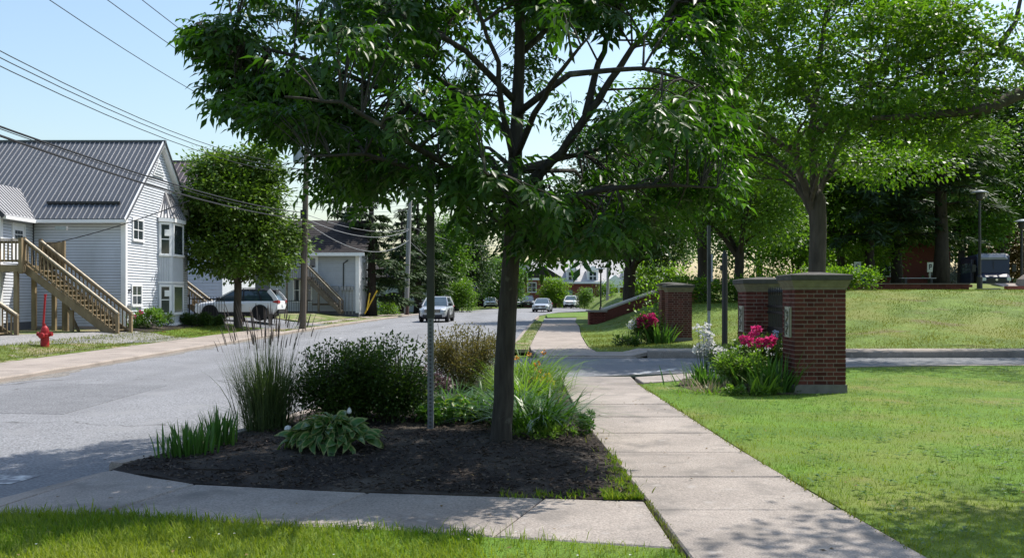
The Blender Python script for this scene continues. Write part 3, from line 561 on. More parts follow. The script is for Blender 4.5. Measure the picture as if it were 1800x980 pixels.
# bay window: canted side, front, far side
by0, by1, bd = 39.3, 41.55, .46
A, B_, C_, D_ = (XW, by0), (XW + bd, by0 + bd), (XW + bd, by1 - bd), (XW, by1)
bay = part("bay", MB().prism([(*A, ZB + .08), (*B_, ZB + .08), (*C_, ZB + .08), (*D_, ZB + .08)], (0, 0, 4.62)), panel_grey, house)
for (p, q, ang) in ((A, B_, R(45)), (B_, C_, R(90)), (C_, D_, R(135))):
    L_ = math.hypot(q[0] - p[0], q[1] - p[1]); ca, sa = math.cos(ang), math.sin(ang); off = .13
    for z0, z1 in ((.86, 2.02), (3.42, 4.72)): window(bay, (p[0] + ca * off + sa * .0, p[1] + sa * off), ang, L_ - 2 * off, z0, z1, 1, 2 if ang != R(90) else 1)
    mb = MB(); nx, ny = sa, -ca
    for k in range(int(L_ / .11)):
        s_ = .06 + k * .11; x, y = p[0] + ca * s_ + nx * .008, p[1] + sa * s_ + ny * .008
        mb.box(x - .012, x + .012, y - .012, y + .012, 2.16, 3.28)
    part("batten", mb, panel_grey, bay)
    mb = MB(); mb.beam((p[0] + nx * .02, p[1] + ny * .02, 2.2), (q[0] + nx * .02, q[1] + ny * .02, 2.2), .05, .08); part("bay_trim", mb, white_paint, bay); mb = MB(); mb.beam((p[0] + nx * .03, p[1] + ny * .03, ZB + .06), (q[0] + nx * .03, q[1] + ny * .03, ZB + .06), .07, .14); part("bay_trim", mb, white_paint, bay); mb = MB(); mb.beam((p[0] + nx * .05, p[1] + ny * .05, 4.9), (q[0] + nx * .05, q[1] + ny * .05, 4.9), .14, .16); part("bay_trim", mb, white_paint, bay)
m2 = XW + .02; ov = .12; apex = [(m2, 40.1, 6.15), (m2, 40.75, 6.15)]
a, b, c_, d_ = (m2, by0 - ov, 4.99), (XW + bd + ov, by0 + bd - .05, 4.99), (XW + bd + ov, by1 - bd + .05, 4.99), (m2, by1 + ov, 4.99)
mb = MB(); mb.add([a, b, c_, d_, apex[0], apex[1]], [(0, 1, 4), (1, 2, 5, 4), (2, 3, 5), (3, 2, 1, 0)]); broof = part("bay_roof", mb, roof_light, house)
mb = MB()
for p, q in ((a, b), (b, c_), (c_, d_)):
    for k in range(1, 5):
        t = k / 5; lo = Vector(p).lerp(Vector(q), t); hi = Vector(apex[0]).lerp(Vector(apex[1]), t if (p, q) == (b, c_) else (0 if p == a else 1)); mb.beam(lo + Vector((.01, 0, .015)), hi + Vector((.01, 0, .015)), .03, .03)
for p in (b, c_): mb.beam(Vector(p) + Vector((0, 0, .02)), Vector(apex[0 if p == b else 1]) + Vector((.01, 0, .02)), .07, .03)
part("roof_rib", mb, M("pale_roof_rib", (.12, .12, .13), .5, .05, 3), broof)
ps = MB(); ps.beam((XW + .2 + .04, by0 + .2 - .04, 4.35), (XW + .4 + .04, by0 + .4 - .04, 4.35), .004, .28); ps.beam((XW + .2 + .04, by0 + .2 - .04, 1.72), (XW + .4 + .04, by0 + .4 - .04, 1.72), .004, .26); part("window_notice", ps, paper, house)
# entrance wing on the left with two doors
XWg = -18.95
wing = part("entrance_wing", MB().box(-21.0, XWg, 33.72, YF + .01, ZB - .2, 4.7), lap_shade, house)
siding(wing, bm_, (XWg, 33.75), R(90), 2.2, ZB + .3, 4.65, .112); siding(wing, bm_, (-21, 33.72), 0, 2.02, ZB + .3, 4.65, .112)
mb = MB(); mb.prism([(-21.0, 33.72, 4.7), (XWg, 33.72, 4.7), (-19.97, 33.72, 5.72)], (0, 3, 0)); part("wing_gable", mb, white_siding, wing)
mb = MB(); mb.prism([(-19.97, 33.35, 5.95), (-18.62, 33.35, 4.6), (-18.66, 33.35, 4.54), (-19.97, 33.35, 5.85)], (0, 3.9, 0)); mb.prism([(-19.97, 33.35, 5.95), (-21.3, 33.35, 4.6), (-21.26, 33.35, 4.54), (-19.97, 33.35, 5.85)], (0, 3.9, 0)); wr = part("wing_roof", mb, roof_light, wing)
mb = MB()
for k in range(14): y = 33.5 + k * .25; mb.beam((-18.64, y, 4.635), (-19.95, y, 5.945), .04, .03)
part("roof_rib", mb, M("pale_roof_rib", (.12, .12, .13), .5, .05, 3), wr)
part("rake_board", MB().beam((-19.97, 33.33, 5.86), (-18.62, 33.33, 4.52), .03, .16), ink, wr)
part("gutter", MB().box(-18.68, -18.56, 33.4, 35.6, 4.44, 4.56), white_paint, wr)
part("corner_board", MB().box(XWg - .1, XWg + .03, 33.68, 33.84, ZB, 4.6), white_paint, wing)
def door(par, y0, y1, z0, z1, x=XWg):
    mb = MB(); mb.box(x, x + .05, y0 - .09, y0, z0, z1 + .09); mb.box(x, x + .05, y1, y1 + .09, z0, z1 + .09); mb.box(x, x + .05, y0, y1, z1, z1 + .09); fr = part("door_frame", mb, white_paint, par)
    d = part("door", MB().box(x, x + .03, y0, y1, z0, z1), white_paint, par)
    for j in range(2):
        for k in range(3): w_ = (y1 - y0 - .2) / 3; part("pane", MB().box(x + .03, x + .036, y0 + .1 + k * w_ + .01, y0 + .1 + (k + 1) * w_ - .01, z1 - .5 + j * .17, z1 - .36 + j * .17), glass, d)
    part("handle", MB().tube([(x + .03, y0 + .08, z0 + 1), (x + .08, y0 + .08, z0 + 1), (x + .08, y0 + .18, z0 + 1)], .014, 6), steel, d)
door(wing, 34.55, 35.3, 2.92, 4.3)
mb = MB(); mb.box(-19.85, -19.05, YF - .04, YF + .02, ZB + .1, 2.5); dd = part("door", mb, white_paint, house)
for k in range(3): part("pane", MB().box(-19.7 + k * .18, -19.55 + k * .18, YF - .05, YF - .04, 1.9, 2.2), glass, dd)

# ------------------------------------------------------------------ wooden outside stair with deck
ub = unitbox("wood_piece", wood)
def wstair(name, label, x0, y0, z0, x1, z1, wd, n, mat_me, deck=None, post_me=None):
    """flight rising from (x0, z0) to (x1, z1) along x, width in y from y0; every tread, baluster and post its own piece"""
    st = thing(name, label, "staircase", (x0, y0, z0)); dx = (x1 - x0) / n; dz = (z1 - z0) / n
    def bx(nm, a, b, c, d, e, f): return inst(nm, mat_me, st, TRS(((a + b) / 2, (c + d) / 2, (e + f) / 2), 0, (abs(b - a), abs(d - c), abs(f - e))))
    for i in range(1, n):
        x = x0 + dx * (i - .5); z = z0 + dz * i; bx("tread", x - .16, x + .16, y0 + .04, y0 + wd - .04, z - .04, z)
    for y in (y0, y0 + wd):
        mb = MB(); a = Vector((x0 - dx * .3, y, z0 - .02)); b = Vector((x1, y, z1 - .12)); mb.beam(a, b, .045, .26); part("stringer", mb, mat_me.materials[0], st)
        s = math.copysign(1, dx)
        a = Vector((x0 - .05 * s, y, z0 + .95)); b = Vector((x1, y, z1 + .95)); part("handrail", MB().beam(a, b, .13, .045), M("rail_wood", (.42, .36, .27), .8, .25, 6), st)
        part("bottom_rail", MB().beam(a + Vector((0, 0, -.78)), b + Vector((0, 0, -.78)), .04, .08), mat_me.materials[0], st); part("top_rail", MB().beam(a + Vector((0, 0, -.09)), b + Vector((0, 0, -.09)), .04, .09), mat_me.materials[0], st)
        for x, z in ((x0, z0), (x1, z1)): bx("post", x - .055, x + .055, y - .055, y + .055, (z - .1) if x == x0 else z - .3, z + 1.0)
        m = int(abs(x1 - x0) / .145)
        for k in range(1, m):
            t = k / m; x = x0 + (x1 - x0) * t; z = z0 + (z1 - z0) * t; bx("baluster", x - .02, x + .02, y - .05, y - .012, z + .14, z + .9)
    return st, bx
stair, bx = wstair("outside_staircase", "brown wooden outside staircase rising to the deck of the white metal roofed house", -14.2, 32.75, .02, -17.55, 2.72, 1.15, 15, ub)
for k in range(11): y = 32.55 + k * .145; bx("deck_board", -20.6, -17.47, y, y + .135, 2.68, 2.72)
bx("joist", -20.6, -17.45, 32.5, 32.55, 2.46, 2.68); bx("joist", -17.49, -17.45, 32.55, 34.2, 2.44, 2.68)
for x in (-19.6, -18.4, -17.55): bx("post", x - .06, x + .06, 32.46, 32.58, 2.4, 3.68)
bx("handrail", -20.7, -17.5, 32.44, 32.6, 3.6, 3.64); bx("top_rail", -20.6, -17.6, 32.5, 32.54, 3.48, 3.58); bx("bottom_rail", -20.6, -17.6, 32.5, 32.54, 2.82, 2.9)
for k in range(21): x = -20.5 + k * .14; bx("baluster", x - .02, x + .02, 32.45, 32.5, 2.84, 3.56)
for x, y in ((-17.75, 32.6), (-17.8, 33.9), (-17.2, 34.2)): bx("post", x - .07, x + .07, y - .07, y + .07, -.1, 2.55)
for k in range(9): x = -17.6 + k * .085; bx("screen_board", x, x + .078, 34.1, 34.13, 2.6, 3.62)
bx("post", -16.84, -16.74, 34.05, 34.15, 0, 3.66); bx("post", -16.6, -16.48, 33.75, 33.87, -.05, 1.55); bx("post", -16.0, -15.88, 32.9, 33.02, -.05, 1.1)
bx("landing_board", -18.6, -16.4, 33.2, 33.35, .12, .2); bx("landing_board", -18.6, -16.4, 33.5, 33.65, .12, .2)
part("brace", MB().beam((-16.6, 33.8, 1.4), (-15.9, 33.4, .3), .08, .08), wood, stair); part("footing", MB().box(-16.2, -15.75, 33.0, 33.3, -.1, .12), concrete, stair); part("footing", MB().box(-14.75, -14.1, 32.5, 34.1, -.2, .03), concrete_old, stair)
stair2, bx2 = wstair("lower_staircase", "short wooden staircase ending beside the fire hydrant at the picture's edge", -16.2, 28.6, .02, -18.4, 1.6, 1.15, 8, ub)
part("footing", MB().box(-16.5, -15.95, 28.4, 29.9, -.2, .03), concrete_old, stair2)

# ------------------------------------------------------------------ fire hydrant with marker rod
hx, hy = -13.55, 26.4; hyd = thing("fire_hydrant", "red fire hydrant with tall marker rod on the grass beside the pavement", "hydrant", (hx, hy, 0))
part("barrel", MB().lathe([(.17, -.1), (.17, .04), (.12, .05), (.115, .42), (.15, .43), (.15, .5), (.12, .52), (.115, .6), (.09, .68), (.045, .74)], (hx, hy, 0), 16), red_paint, hyd, smooth=False)
part("operating_nut", MB().lathe([(.03, .73), (.03, .8)], (hx, hy, 0), 5), red_paint, hyd)
for s in (-1, 1): part("hose_cap", MB().lathe([(.055, .1 * s), (.055, .17 * s), (.065, .18 * s), (.06, .22 * s)], (hx, hy, .5), 10, 'x'), red_paint, hyd)
part("steamer_cap", MB().lathe([(.075, -.1), (.075, -.17), (.088, -.18), (.08, -.23)], (hx, hy, .46), 12, 'y'), red_paint, hyd)
mb = MB(); mb.tube([(hx - .13, hy + .1, -.05), (hx - .1, hy + .1, .7), (hx - .04, hy + .1, 1.6)], [.028, .03, .03], 7); mb.tube([(hx - .04, hy + .1, 1.6), (hx - .038, hy + .1, 1.66)], [.04, .04], 7); part("marker_rod", mb, red_paint, hyd)

# ------------------------------------------------------------------ second and third houses on the left
h2 = thing("rear_house", "tall pale house with brown ribbed metal roof behind the maple", "house", (-17.5, 55, h1(-17.5, 55)))
mb = MB(); mb.box(-38, -17.5, 55, 62, .2, 7.4); mb.prism([(-17.5, 55, 7.4), (-17.5, 62, 7.4), (-17.5, 58.5, 10.2)], (-20, 0, 0)); w2 = part("wall", mb, white_siding, h2)
bm2 = board_mesh("siding_board_wide", .2, white_siding)
siding(w2, bm2, (-29, 54.99), 0, 11.4, .6, 7.3, .2)
e2 = Vector((0, 54.5, 7.1)); r2 = Vector((0, 58.5, 10.25)); sl2 = (r2 - e2).length; sh2 = sheet_mesh("brown_roof_sheet", .9, sl2, 3, roof_brown, M("brown_roof_rib", (.24, .21, .21), .45, .05, 2, metal=.2))
rf2 = part("roof", MB().box(-38, -17.2, 58.42, 58.58, 10.2, 10.3), roof_brown, h2)
for k in range(15): inst("roof_sheet", sh2, rf2, Matrix.Translation((-17.2 - (k + 1) * .9, e2.y, e2.z)) @ Matrix.Rotation(math.atan2(3.15, 4), 4, 'X'))
mb = MB(); mb.box(-38, -17.2, 58.6, 58.7, 10.0, 10.1); mb.prism([(-17.2, 62.5, 7.05), (-17.2, 58.5, 10.2), (-17.2, 58.5, 10.1), (-17.2, 62.5, 6.95)], (-20, 0, 0)); part("back_slope", mb, roof_brown, rf2)
for x in (-27, -24, -21): window(h2, (x, 54.97), 0, 1.0, 4.6, 6.1)
st3, bx3 = wstair("rear_staircase", "wooden staircase beside the pale rear house, seen past the bay window", -16.9, 50.2, .35, -20.4, 3.1, 1.1, 14, ub)
bx3("joist", -22.4, -20.3, 50.1, 51.4, 3.0, 3.12); [bx3("post", x - .06, x + .06, 50.2, 50.32, .2, 3.1) for x in (-20.5, -22.3)]
part("notice_board", MB().box(-18.9, -17.6, 50.05, 50.1, 1.15, 1.55), white_paint, st3)
def picket_fence(name, label, a, b, zt, mat, sp=.13, hgt=1.0, bar=.018):
    a, b = Vector(a), Vector(b); f = thing(name, label, "fence", a); L_ = (b - a).length; n = int(L_ / sp)
    for z in (.12, hgt - .12): part("rail", MB().beam(a + Vector((0, 0, z)), b + Vector((0, 0, z)), .04, .05), mat, f)
    pk = MB().box(-bar / 2, bar / 2, -bar / 2, bar / 2, 0, hgt).mesh("picket", mat); po = MB().box(-.03, .03, -.03, .03, -.1, hgt + .08).mesh("fence_post", mat)
    for k in range(n + 1):
        p = a.lerp(b, k / n); inst("post" if k % 14 == 0 else "picket", po if k % 14 == 0 else pk, f, Matrix.Translation(p))
    return f
picket_fence("iron_fence", "dark picket fence between the bay window and the maple", (-15.6, 44.0, .25), (-13.9, 44.0, .22), 1, black_m, hgt=1.35)
picket_fence("iron_fence", "black iron railing in front of the grey sided house beyond the parked car", (-17.6, 66.5, .3), (-14.6, 66.5, .3), 1, black_m, sp=.16, hgt=1.05, bar=.025)
# grey house
h3 = thing("grey_house", "pale grey sided house with dark shingle roof and wooden stair beyond the utility pole", "house", (-11.8, 70, .35))
mb = MB(); mb.box(-24, -11.8, 70, 78, .0, 4.95); mb.prism([(-11.8, 70, 4.95), (-11.8, 78, 4.95), (-11.8, 74, 7.6)], (-12.2, 0, 0)); w3 = part("wall", mb, lap_shade, h3)
siding(w3, board_mesh("grey_siding_board", .15, grey_siding), (-18.6, 69.99), 0, 6.6, .45, 4.9, .15)
part("end_wall", MB().box(-11.8, -11.77, 70.0, 78, .2, 4.9).prism([(-11.8, 70, 4.9), (-11.8, 78, 4.9), (-11.8, 74, 7.5)], (.03, 0, 0)), grey_siding, h3); part("corner_board", MB().box(-12.02, -11.74, 69.9, 70.0, .3, 4.9), white_paint, h3)
rf3 = part("roof", MB().prism([(-11.3, 69.4, 4.9), (-11.3, 74, 7.75), (-11.3, 78.6, 4.9), (-11.3, 78.6, 4.75), (-11.3, 74, 7.55), (-11.3, 69.4, 4.72)], (-13.2, 0, 0)), shingle_m, h3)
shm = MB(); shm.add([(0, 0, 0), (1, 0, 0), (1, .36, -.005), (0, .36, -.005), (0, 0, .025), (1, 0, .025)], [(4, 5, 2, 3), (0, 1, 5, 4)]); shm = shm.mesh("shingle", shingle_m); p3 = math.atan2(2.85, 4.6)
for r_ in range(15):
    for k in range(9): inst("shingle", shm, rf3, Matrix.Translation((-20.3 + k + (.5 if r_ % 2 else 0) - .3, 69.4 + .3 * r_ * math.cos(p3), 4.91 + .3 * r_ * math.sin(p3))) @ Matrix.Rotation(p3, 4, 'X'))
part("fascia", MB().box(-24, -11.25, 69.33, 69.4, 4.66, 4.9), white_paint, h3)
for x, z0, z1 in ((-16.75, 1.2, 2.9), (-15.85, 1.2, 2.9)): window(h3, (x, 69.97), 0, .42, z0, z1, 1, 2)
mb = MB().box(-15.7, -14.9, 69.9, 70, 3.05, 4.75); d3 = part("door", mb, white_paint, h3); part("pane", MB().box(-15.5, -15.1, 69.88, 69.9, 3.8, 4.5), glass, d3)
mm = unitbox("meter_piece", steel)
inst("meter_panel", mm, h3, TRS((-13.75, 69.86, 2.15), 0, (.9, .2, .42)))
for k in range(4): inst("electric_meter", mm, h3, TRS((-13.05 + k * .26, 69.88, 2.2), 0, (.2, .2, .3))); inst("conduit", mm, h3, TRS((-13.05 + k * .26, 69.94, 1.15), 0, (.06, .06, 1.9)))
part("conduit", MB().tube([(-12.95, 69.93, 2.2), (-12.95, 69.93, 4.1), (-12.6, 69.93, 4.35)], .05, 6), green_steel, h3)
ubg = unitbox("grey_wood_piece", wood_grey)
st4, bx4 = wstair("grey_staircase", "weathered grey staircase against the grey sided house", -12.9, 68.3, .35, -15.4, 2.95, 1.1, 14, ubg)
bx4("joist", -16.9, -15.3, 68.2, 69.8, 2.82, 2.95); [bx4("post", x - .07, x + .07, 68.25, 68.39, .1, 3.95) for x in (-15.4, -16.9)]; bx4("top_rail", -16.9, -15.4, 68.28, 68.34, 3.75, 3.85)
[bx4("baluster", x, x + .04, 68.28, 68.32, 2.95, 3.8) for x in np.arange(-16.8, -15.5, .16)]; bx4("skirt_board", -15.2, -12.9, 69.3, 69.35, .9, 1.05); bx4("post", -14.6, -14.46, 68.3, 68.44, .2, 1.8)
bxw = unitbox("pale_piece", white_siding)
h4 = thing("small_white_house", "white house glimpsed behind the trees beside the silver car", "house", (-10, 97, 0))
part("wall", MB().box(-19, -8.9, 97, 105, -.1, 3.2), white_siding, h4); part("roof", MB().prism([(-8.5, 96.5, 3.1), (-8.5, 101, 5.2), (-8.5, 105.5, 3.1)], (-11, 0, 0)), shingle_m, h4); window(h4, (-10.3, 96.95), 0, .9, 1.2, 2.3)
# far pale block, car port, brick building
ba = thing("pale_apartment_block", "pale grey gabled block far down the road behind the trees", "building", (-5, 150, 0))
part("wall", MB().prism([(-9, 150, 0), (4, 150, 0), (4, 150, 6.2), (-1.8, 150, 8.0), (-9, 150, 5.0)], (0, 14, 0)), grey_siding, ba); part("roof", MB().prism([(-9.4, 149.6, 4.9), (-1.8, 149.6, 8.1), (4.4, 149.6, 6.2), (4.4, 149.6, 6.45), (-1.8, 149.6, 8.4), (-9.4, 149.6, 5.15)], (0, 15, 0)), shingle_m, ba)
for x in (-6.4, -3.8, -1.2, 1.4):
    for z in (.9, 3.3): window(ba, (x, 149.95), 0, 1.1, z, z + 1.3)
cp = thing("car_port", "low carport with tan fascia and dark open front far down the road", "carport", (-6, 134, 0))
part("roof", MB().box(-9.5, -1.5, 134, 142, 2.5, 2.75), shingle_m, cp); part("fascia", MB().box(-9.6, -1.4, 133.85, 134, 1.75, 2.75), M("tan_board", (.36, .3, .23), .8, .1, 5), cp); part("wall", MB().box(-9.5, -1.5, 141.5, 142, 0, 2.5), bark_dark, cp)
for x in (-9.4, -6.7, -4, -1.6): part("post", MB().box(x, x + .2, 134.05, 134.25, 0, 1.75), white_paint, cp)
part("balcony", MB().box(-8, -3, 138, 138.3, 2.75, 4.4), grey_siding, cp)
br = thing("brick_building", "red brick building with pale dormered roof and columned porch at the end of the road", "building", (10, 140, 0))
part("wall", MB().box(3.2, 24, 140, 152, 0, 3.55), brick_far, br); part("wall", MB().box(1.9, 7.4, 137, 146, 0, 4.1), brick_far, br)
roofp = M("pale_shingles", (.4, .39, .38), .85, .12, 3)
part("roof", MB().prism([(24.5, 139.6, 3.75), (24.5, 146, 7.4), (24.5, 152.5, 3.75)], (-21.6, 0, 0)), roofp, br); part("cornice", MB().box(3.0, 24.4, 139.55, 139.99, 3.5, 3.8), white_paint, br); part("cornice", MB().box(1.7, 7.6, 136.7, 137, 4.0, 4.35), white_paint, br); part("roof", MB().prism([(1.7, 136.6, 4.35), (4.6, 136.6, 6.2), (7.6, 136.6, 4.35)], (0, 10, 0)), shingle_m, br)
for x in (8.4, 11.6, 17.3):
    dm = part("dormer", MB().box(x, x + 1.7, 140.2, 144, 3.8, 5.5).prism([(x - .15, 140.0, 5.5), (x + 1.85, 140.0, 5.5), (x + .85, 140.0, 6.3)], (0, 4, 0)), white_paint, br)
    part("pane", MB().box(x + .35, x + 1.35, 140.12, 140.2, 4.1, 5.25), glass, dm); part("muntin", MB().box(x + .8, x + .9, 140.08, 140.12, 4.1, 5.25).box(x + .35, x + .78, 140.08, 140.12, 4.6, 4.7).box(x + .92, x + 1.35, 140.08, 140.12, 4.6, 4.7), white_paint, dm)
part("porch_roof", MB().prism([(13.6, 136.8, 3.3), (17.4, 136.8, 3.3), (15.5, 136.8, 4.8)], (0, 4, 0)).box(13.7, 17.3, 136.9, 139.9, 2.9, 3.3), white_paint, br)
colm = MB().lathe([(.2, 0), (.2, .15), (.15, .2), (.13, 2.6), (.2, 2.7), (.2, 2.9)], n=10).mesh("column", white_paint)
for x in (13.9, 14.9, 16.1, 17.1): inst("column", colm, br, Matrix.Translation((x, 137.2, 0)))
part("doorway", MB().box(14.6, 16.4, 139.9, 140, 0, 2.6), black_m, br)
for x in (11.3, 18.2, 20.4): window(br, (x, 139.95), 0, 1.0, 1.0, 2.7)
part("garage_door", MB().box(8.1, 9.3, 139.9, 140, 0, 2.5), M("teal_door", (.16, .25, .27), .5, .1, 4), br); window(br, (2.4, 136.95), 0, 1.2, 2.2, 3.6)
bb = thing("rear_brick_building", "dull red brick building behind the dark trees and bench", "building", (30, 82, 2.2))
part("wall", MB().box(31.5, 39.5, 82, 92, 2, 6.4), brick_far, bb); part("roof", MB().box(31.2, 39.8, 81.7, 92.3, 6.4, 6.7), shingle_m, bb); part("downpipe", MB().box(38.2, 38.35, 81.85, 81.99, 2.2, 6.3), white_paint, bb); window(bb, (33, 81.97), 0, 1.0, 3.4, 4.9)

# ------------------------------------------------------------------ brick gate pillars
def pillar(name, label, x, y, w_, d_, zb, top, group=None, plaque=False, course=.0705):
    """x, y: front left corner. bricks of the front and left faces are pieces; the hidden faces are joined"""
    t = thing(name, label, "gate pillar", (x + w_ / 2, y + d_ / 2, zb), group); bz = zb + .16; cz = zb + top - .29; nc = int((cz - bz) / course); course = (cz - bz) / nc
    part("core", MB().box(x + .005, x + w_ - .005, y + .005, y + d_ - .005, bz, cz), mortar, t)
    part("base", MB().box(x - .02, x + w_ + .02, y - .02, y + d_ + .02, zb - .3, bz), base_stone, t)
    def brick_me(L_): return MB().box(0, L_, -.002, .1, 0, course - .015).mesh("brick", brick_m)
    cache = {}
    def row(face_len, shift):
        st_, hd = .2, .095; out = []; a = 0; seq = [st_, hd] if not shift else [hd * .55 + .045, st_]; k = 0
        while a < face_len - .02:
            L_ = seq[k % 2] if k > 1 or not shift else (seq[0] if k == 0 else st_); L_ = (hd if (k % 2 == 0) else st_) if shift and k > 0 else L_
            if k == 0 and shift: L_ = .147
            L_ = min(L_, face_len - a)
            if face_len - a - L_ < .05: L_ = face_len - a
            out.append((a, L_)); a += L_ + .014; k += 1
        return out
    hid = MB(); pz0, pz1 = zb + top - 1.09, zb + top - .58
    for c_ in range(nc):
        z = bz + c_ * course + .006
        for (a, L_) in row(w_, c_ % 2):
            key = round(L_, 3); cache.setdefault(key, None)
            if cache[key] is None: cache[key] = brick_me(L_)
            inst("brick", cache[key], t, Matrix.Translation((x + a, y + random.uniform(-.003, .002), z)))
            hid.box(x + a, x + a + L_, y + d_ - .05, y + d_, z, z + course - .011)
        for (a, L_) in row(d_ - .022, (c_ + 1) % 2):
            y0 = y + .106 if False else y + .011
            yy0 = y + d_ - .011 - a
            if yy0 - L_ < y + .02: L_ = yy0 - y - .012
            if L_ < .03: continue
            key = round(L_, 3); cache.setdefault(key, None)
            if cache[key] is None: cache[key] = brick_me(L_)
            if not (plaque and pz0 - .02 < z + .03 < pz1 + .02 and False):
                inst("brick", cache[key], t, Matrix.Translation((x - .0 + random.uniform(-.003, .002), yy0, z)) @ Matrix.Rotation(R(-90), 4, 'Z'))
            hid.box(x + w_ - .05, x + w_, yy0 - L_, yy0, z, z + course - .011)
    part("brickwork", hid, brick_m, t, kind="stuff")
    cx, cy = x + w_ / 2, y + d_ / 2
    def ring(e, z): return [(x - e, y - e, z), (x + w_ + e, y - e, z), (x + w_ + e, y + d_ + e, z), (x - e, y + d_ + e, z)]
    part("moulding", MB().loft([ring(.012, cz), ring(.013, cz + .03), ring(.025, cz + .045), ring(.04, cz + .085), ring(.06, cz + .125), ring(.064, cz + .15)]), moulding_m, t)
    ct = cz + .15; part("cap", MB().loft([ring(.066, ct), ring(.085, ct + .004), ring(.088, ct + .085), ring(.08, ct + .093), ring(-.3, ct + .14)]), capstone, t)
    if plaque:
        ym = y + d_ * .46; pl = part("plaque", MB().box(x - .03, x - .003, ym - .15, ym + .15, pz0, pz1), plaque_m, t)
        mb = MB(); mb.box(x - .04, x - .03, ym - .135, ym - .115, pz0 + .02, pz1 - .02); mb.box(x - .04, x - .03, ym + .115, ym + .135, pz0 + .02, pz1 - .02)
        pts = [(x - .036, ym + .055 * math.sin(k * .75), pz0 + .05 + k * (pz1 - pz0 - .1) / 20) for k in range(21)]; mb.tube(pts, .012, 5)
        for k in range(2, 20, 3): p = pts[k]; mb.tube([p, (p[0], p[1] - math.copysign(.06, p[1] - ym), p[2] + .03)], [.012, .018], 5)
        part("relief", mb, M("plaque_relief", (.16, .16, .13), .8, .2, 20), pl)
    return t
pillar("gate_pillar", "nearest red brick gate pillar with plaque, standing on the near lawn", 4.66, 15.0, .84, .68, -.02, 2.02, plaque=True)
pillar("gate_pillar", "red brick gate pillar behind the pink peonies, at the far end of the iron grille", 4.63, 18.0, .84, .66, 0.0, 1.98, plaque=True)
pillar("gate_pillar", "brick gate pillar across the driveway with pink flowers at its left", 5.25, 30.6, .8, .66, h1(5.7, 30.9) - .02, 1.98)
pillar("gate_pillar", "mostly hidden brick gate pillar behind the one across the driveway", 5.55, 33.8, .8, .66, h1(5.7, 34) - .02, 1.98)
def grille(name, label, x, y0, y1, z0, z1):
    g = thing(name, label, "iron grille", (x, (y0 + y1) / 2, z0)); n = 19
    for z, h_ in ((z0 + .12, .05), (z0 + .85, .1), (z1 - .42, .04), (z1 - .3, .04)): part("rail", MB().box(x - .02, x + .02, y0, y1, z, z + h_), black_m, g)
    bar = MB().box(-.013, .013, -.013, .013, 0, z1 - z0 - .06).lathe([(.013, z1 - z0 - .06), (.03, z1 - z0), (.004, z1 - z0 + .1)], n=5).mesh("bar", black_m)
    for k in range(n): inst("bar", bar, g, Matrix.Translation((x, y0 + .06 + (y1 - y0 - .12) * k / (n - 1), z0)))
    for k in range(n - 1):
        y = y0 + .06 + (y1 - y0 - .12) * (k + .5) / (n - 1)
        if k % 2 == 0: part("ring", MB().tube([(x, y + .05 * math.cos(q), z1 - .36 + .05 * math.sin(q)) for q in np.linspace(0, 6.28, 9)], .008, 4, cap=False), black_m, g)
    part("crest", MB().prism([(x - .03, (y0 + y1) / 2 - .16, z0 + .78), (x - .03, (y0 + y1) / 2 + .16, z0 + .78), (x - .03, (y0 + y1) / 2 + .16, z0 + .55), (x - .03, (y0 + y1) / 2, z0 + .36), (x - .03, (y0 + y1) / 2 - .16, z0 + .55)], (.03, 0, 0)), plaque_m, g)
grille("iron_grille", "black iron bar grille between the two near gate pillars", 5.06, 15.7, 17.98, .05, 1.68)
grille("iron_grille", "black iron bar grille between the two gate pillars across the driveway", 5.75, 31.3, 33.78, .1, 1.68)

# sloping brick ramp wall, low wall, bench
rw = thing("brick_ramp_wall", "low brick wall with pale sloping coping rising from a square pier beside the pavement", "wall", (4.6, 49, 0))
part("pier", MB().box(4.15, 5.02, 49, 49.9, -.2, .74), brick_far, rw); part("pier_cap", MB().box(4.05, 5.12, 48.9, 50, .74, .84), concrete_old, rw)
part("sloping_wall", MB().prism([(5.02, 49.3, -.2), (5.02, 49.3, .78), (8.9, 52.5, 2.05), (8.9, 52.5, .6)], (-.12, .25, 0)), brick_far, rw)
part("level_wall", MB().prism([(8.9, 52.5, .6), (8.9, 52.5, 1.95), (11.6, 53.4, 1.95), (11.6, 53.4, .6)], (-.1, .25, 0)), brick_far, rw)
part("coping", MB().beam((4.95, 49.45, .86), (8.95, 52.65, 2.12), .42, .09), M("pale_coping", (.5, .45, .38), .8, .12, 5), rw)
bf = MB().box(0, .19, -.012, 0, 0, .062).mesh("ramp_brick", brick_m)
for r_ in range(12):
    for k in range(4): inst("brick", bf, rw, Matrix.Translation((4.16 + k * .205 + (.06 if r_ % 2 else 0), 49, -.16 + r_ * .074)))
lo = thing("low_brick_wall", "long low red brick wall along the top of the grass slope", "wall", (20, 47, 1.8))
part("wall", MB().box(14.5, 23.6, 47, 47.35, 1.5, 2.2), brick_far, lo); part("wall", MB().box(25.6, 31, 47, 47.35, 1.5, 2.12), brick_far, lo); part("coping", MB().box(14.4, 23.65, 46.95, 47.4, 2.2, 2.26), M("dull_coping", (.13, .1, .09), .9, .1, 5), lo)
part("footing_strip", MB().box(14.5, 19.5, 46.2, 46.99, 1.4, 1.93), M("grey_strip", (.13, .14, .14), .9, .15, 4), lo)
lb = MB().box(0, .42, -.015, 0, 0, .13).mesh("wall_brick", brick_m)
for r_ in range(4):
    for k in range(20): inst("brick", lb, lo, Matrix.Translation((14.6 + k * .45 + (.2 if r_ % 2 else 0), 47, 1.62 + r_ * .145)))
be = thing("park_bench", "pale plank bench with dark supports behind the low brick wall", "bench", (24.5, 55, 2.2))
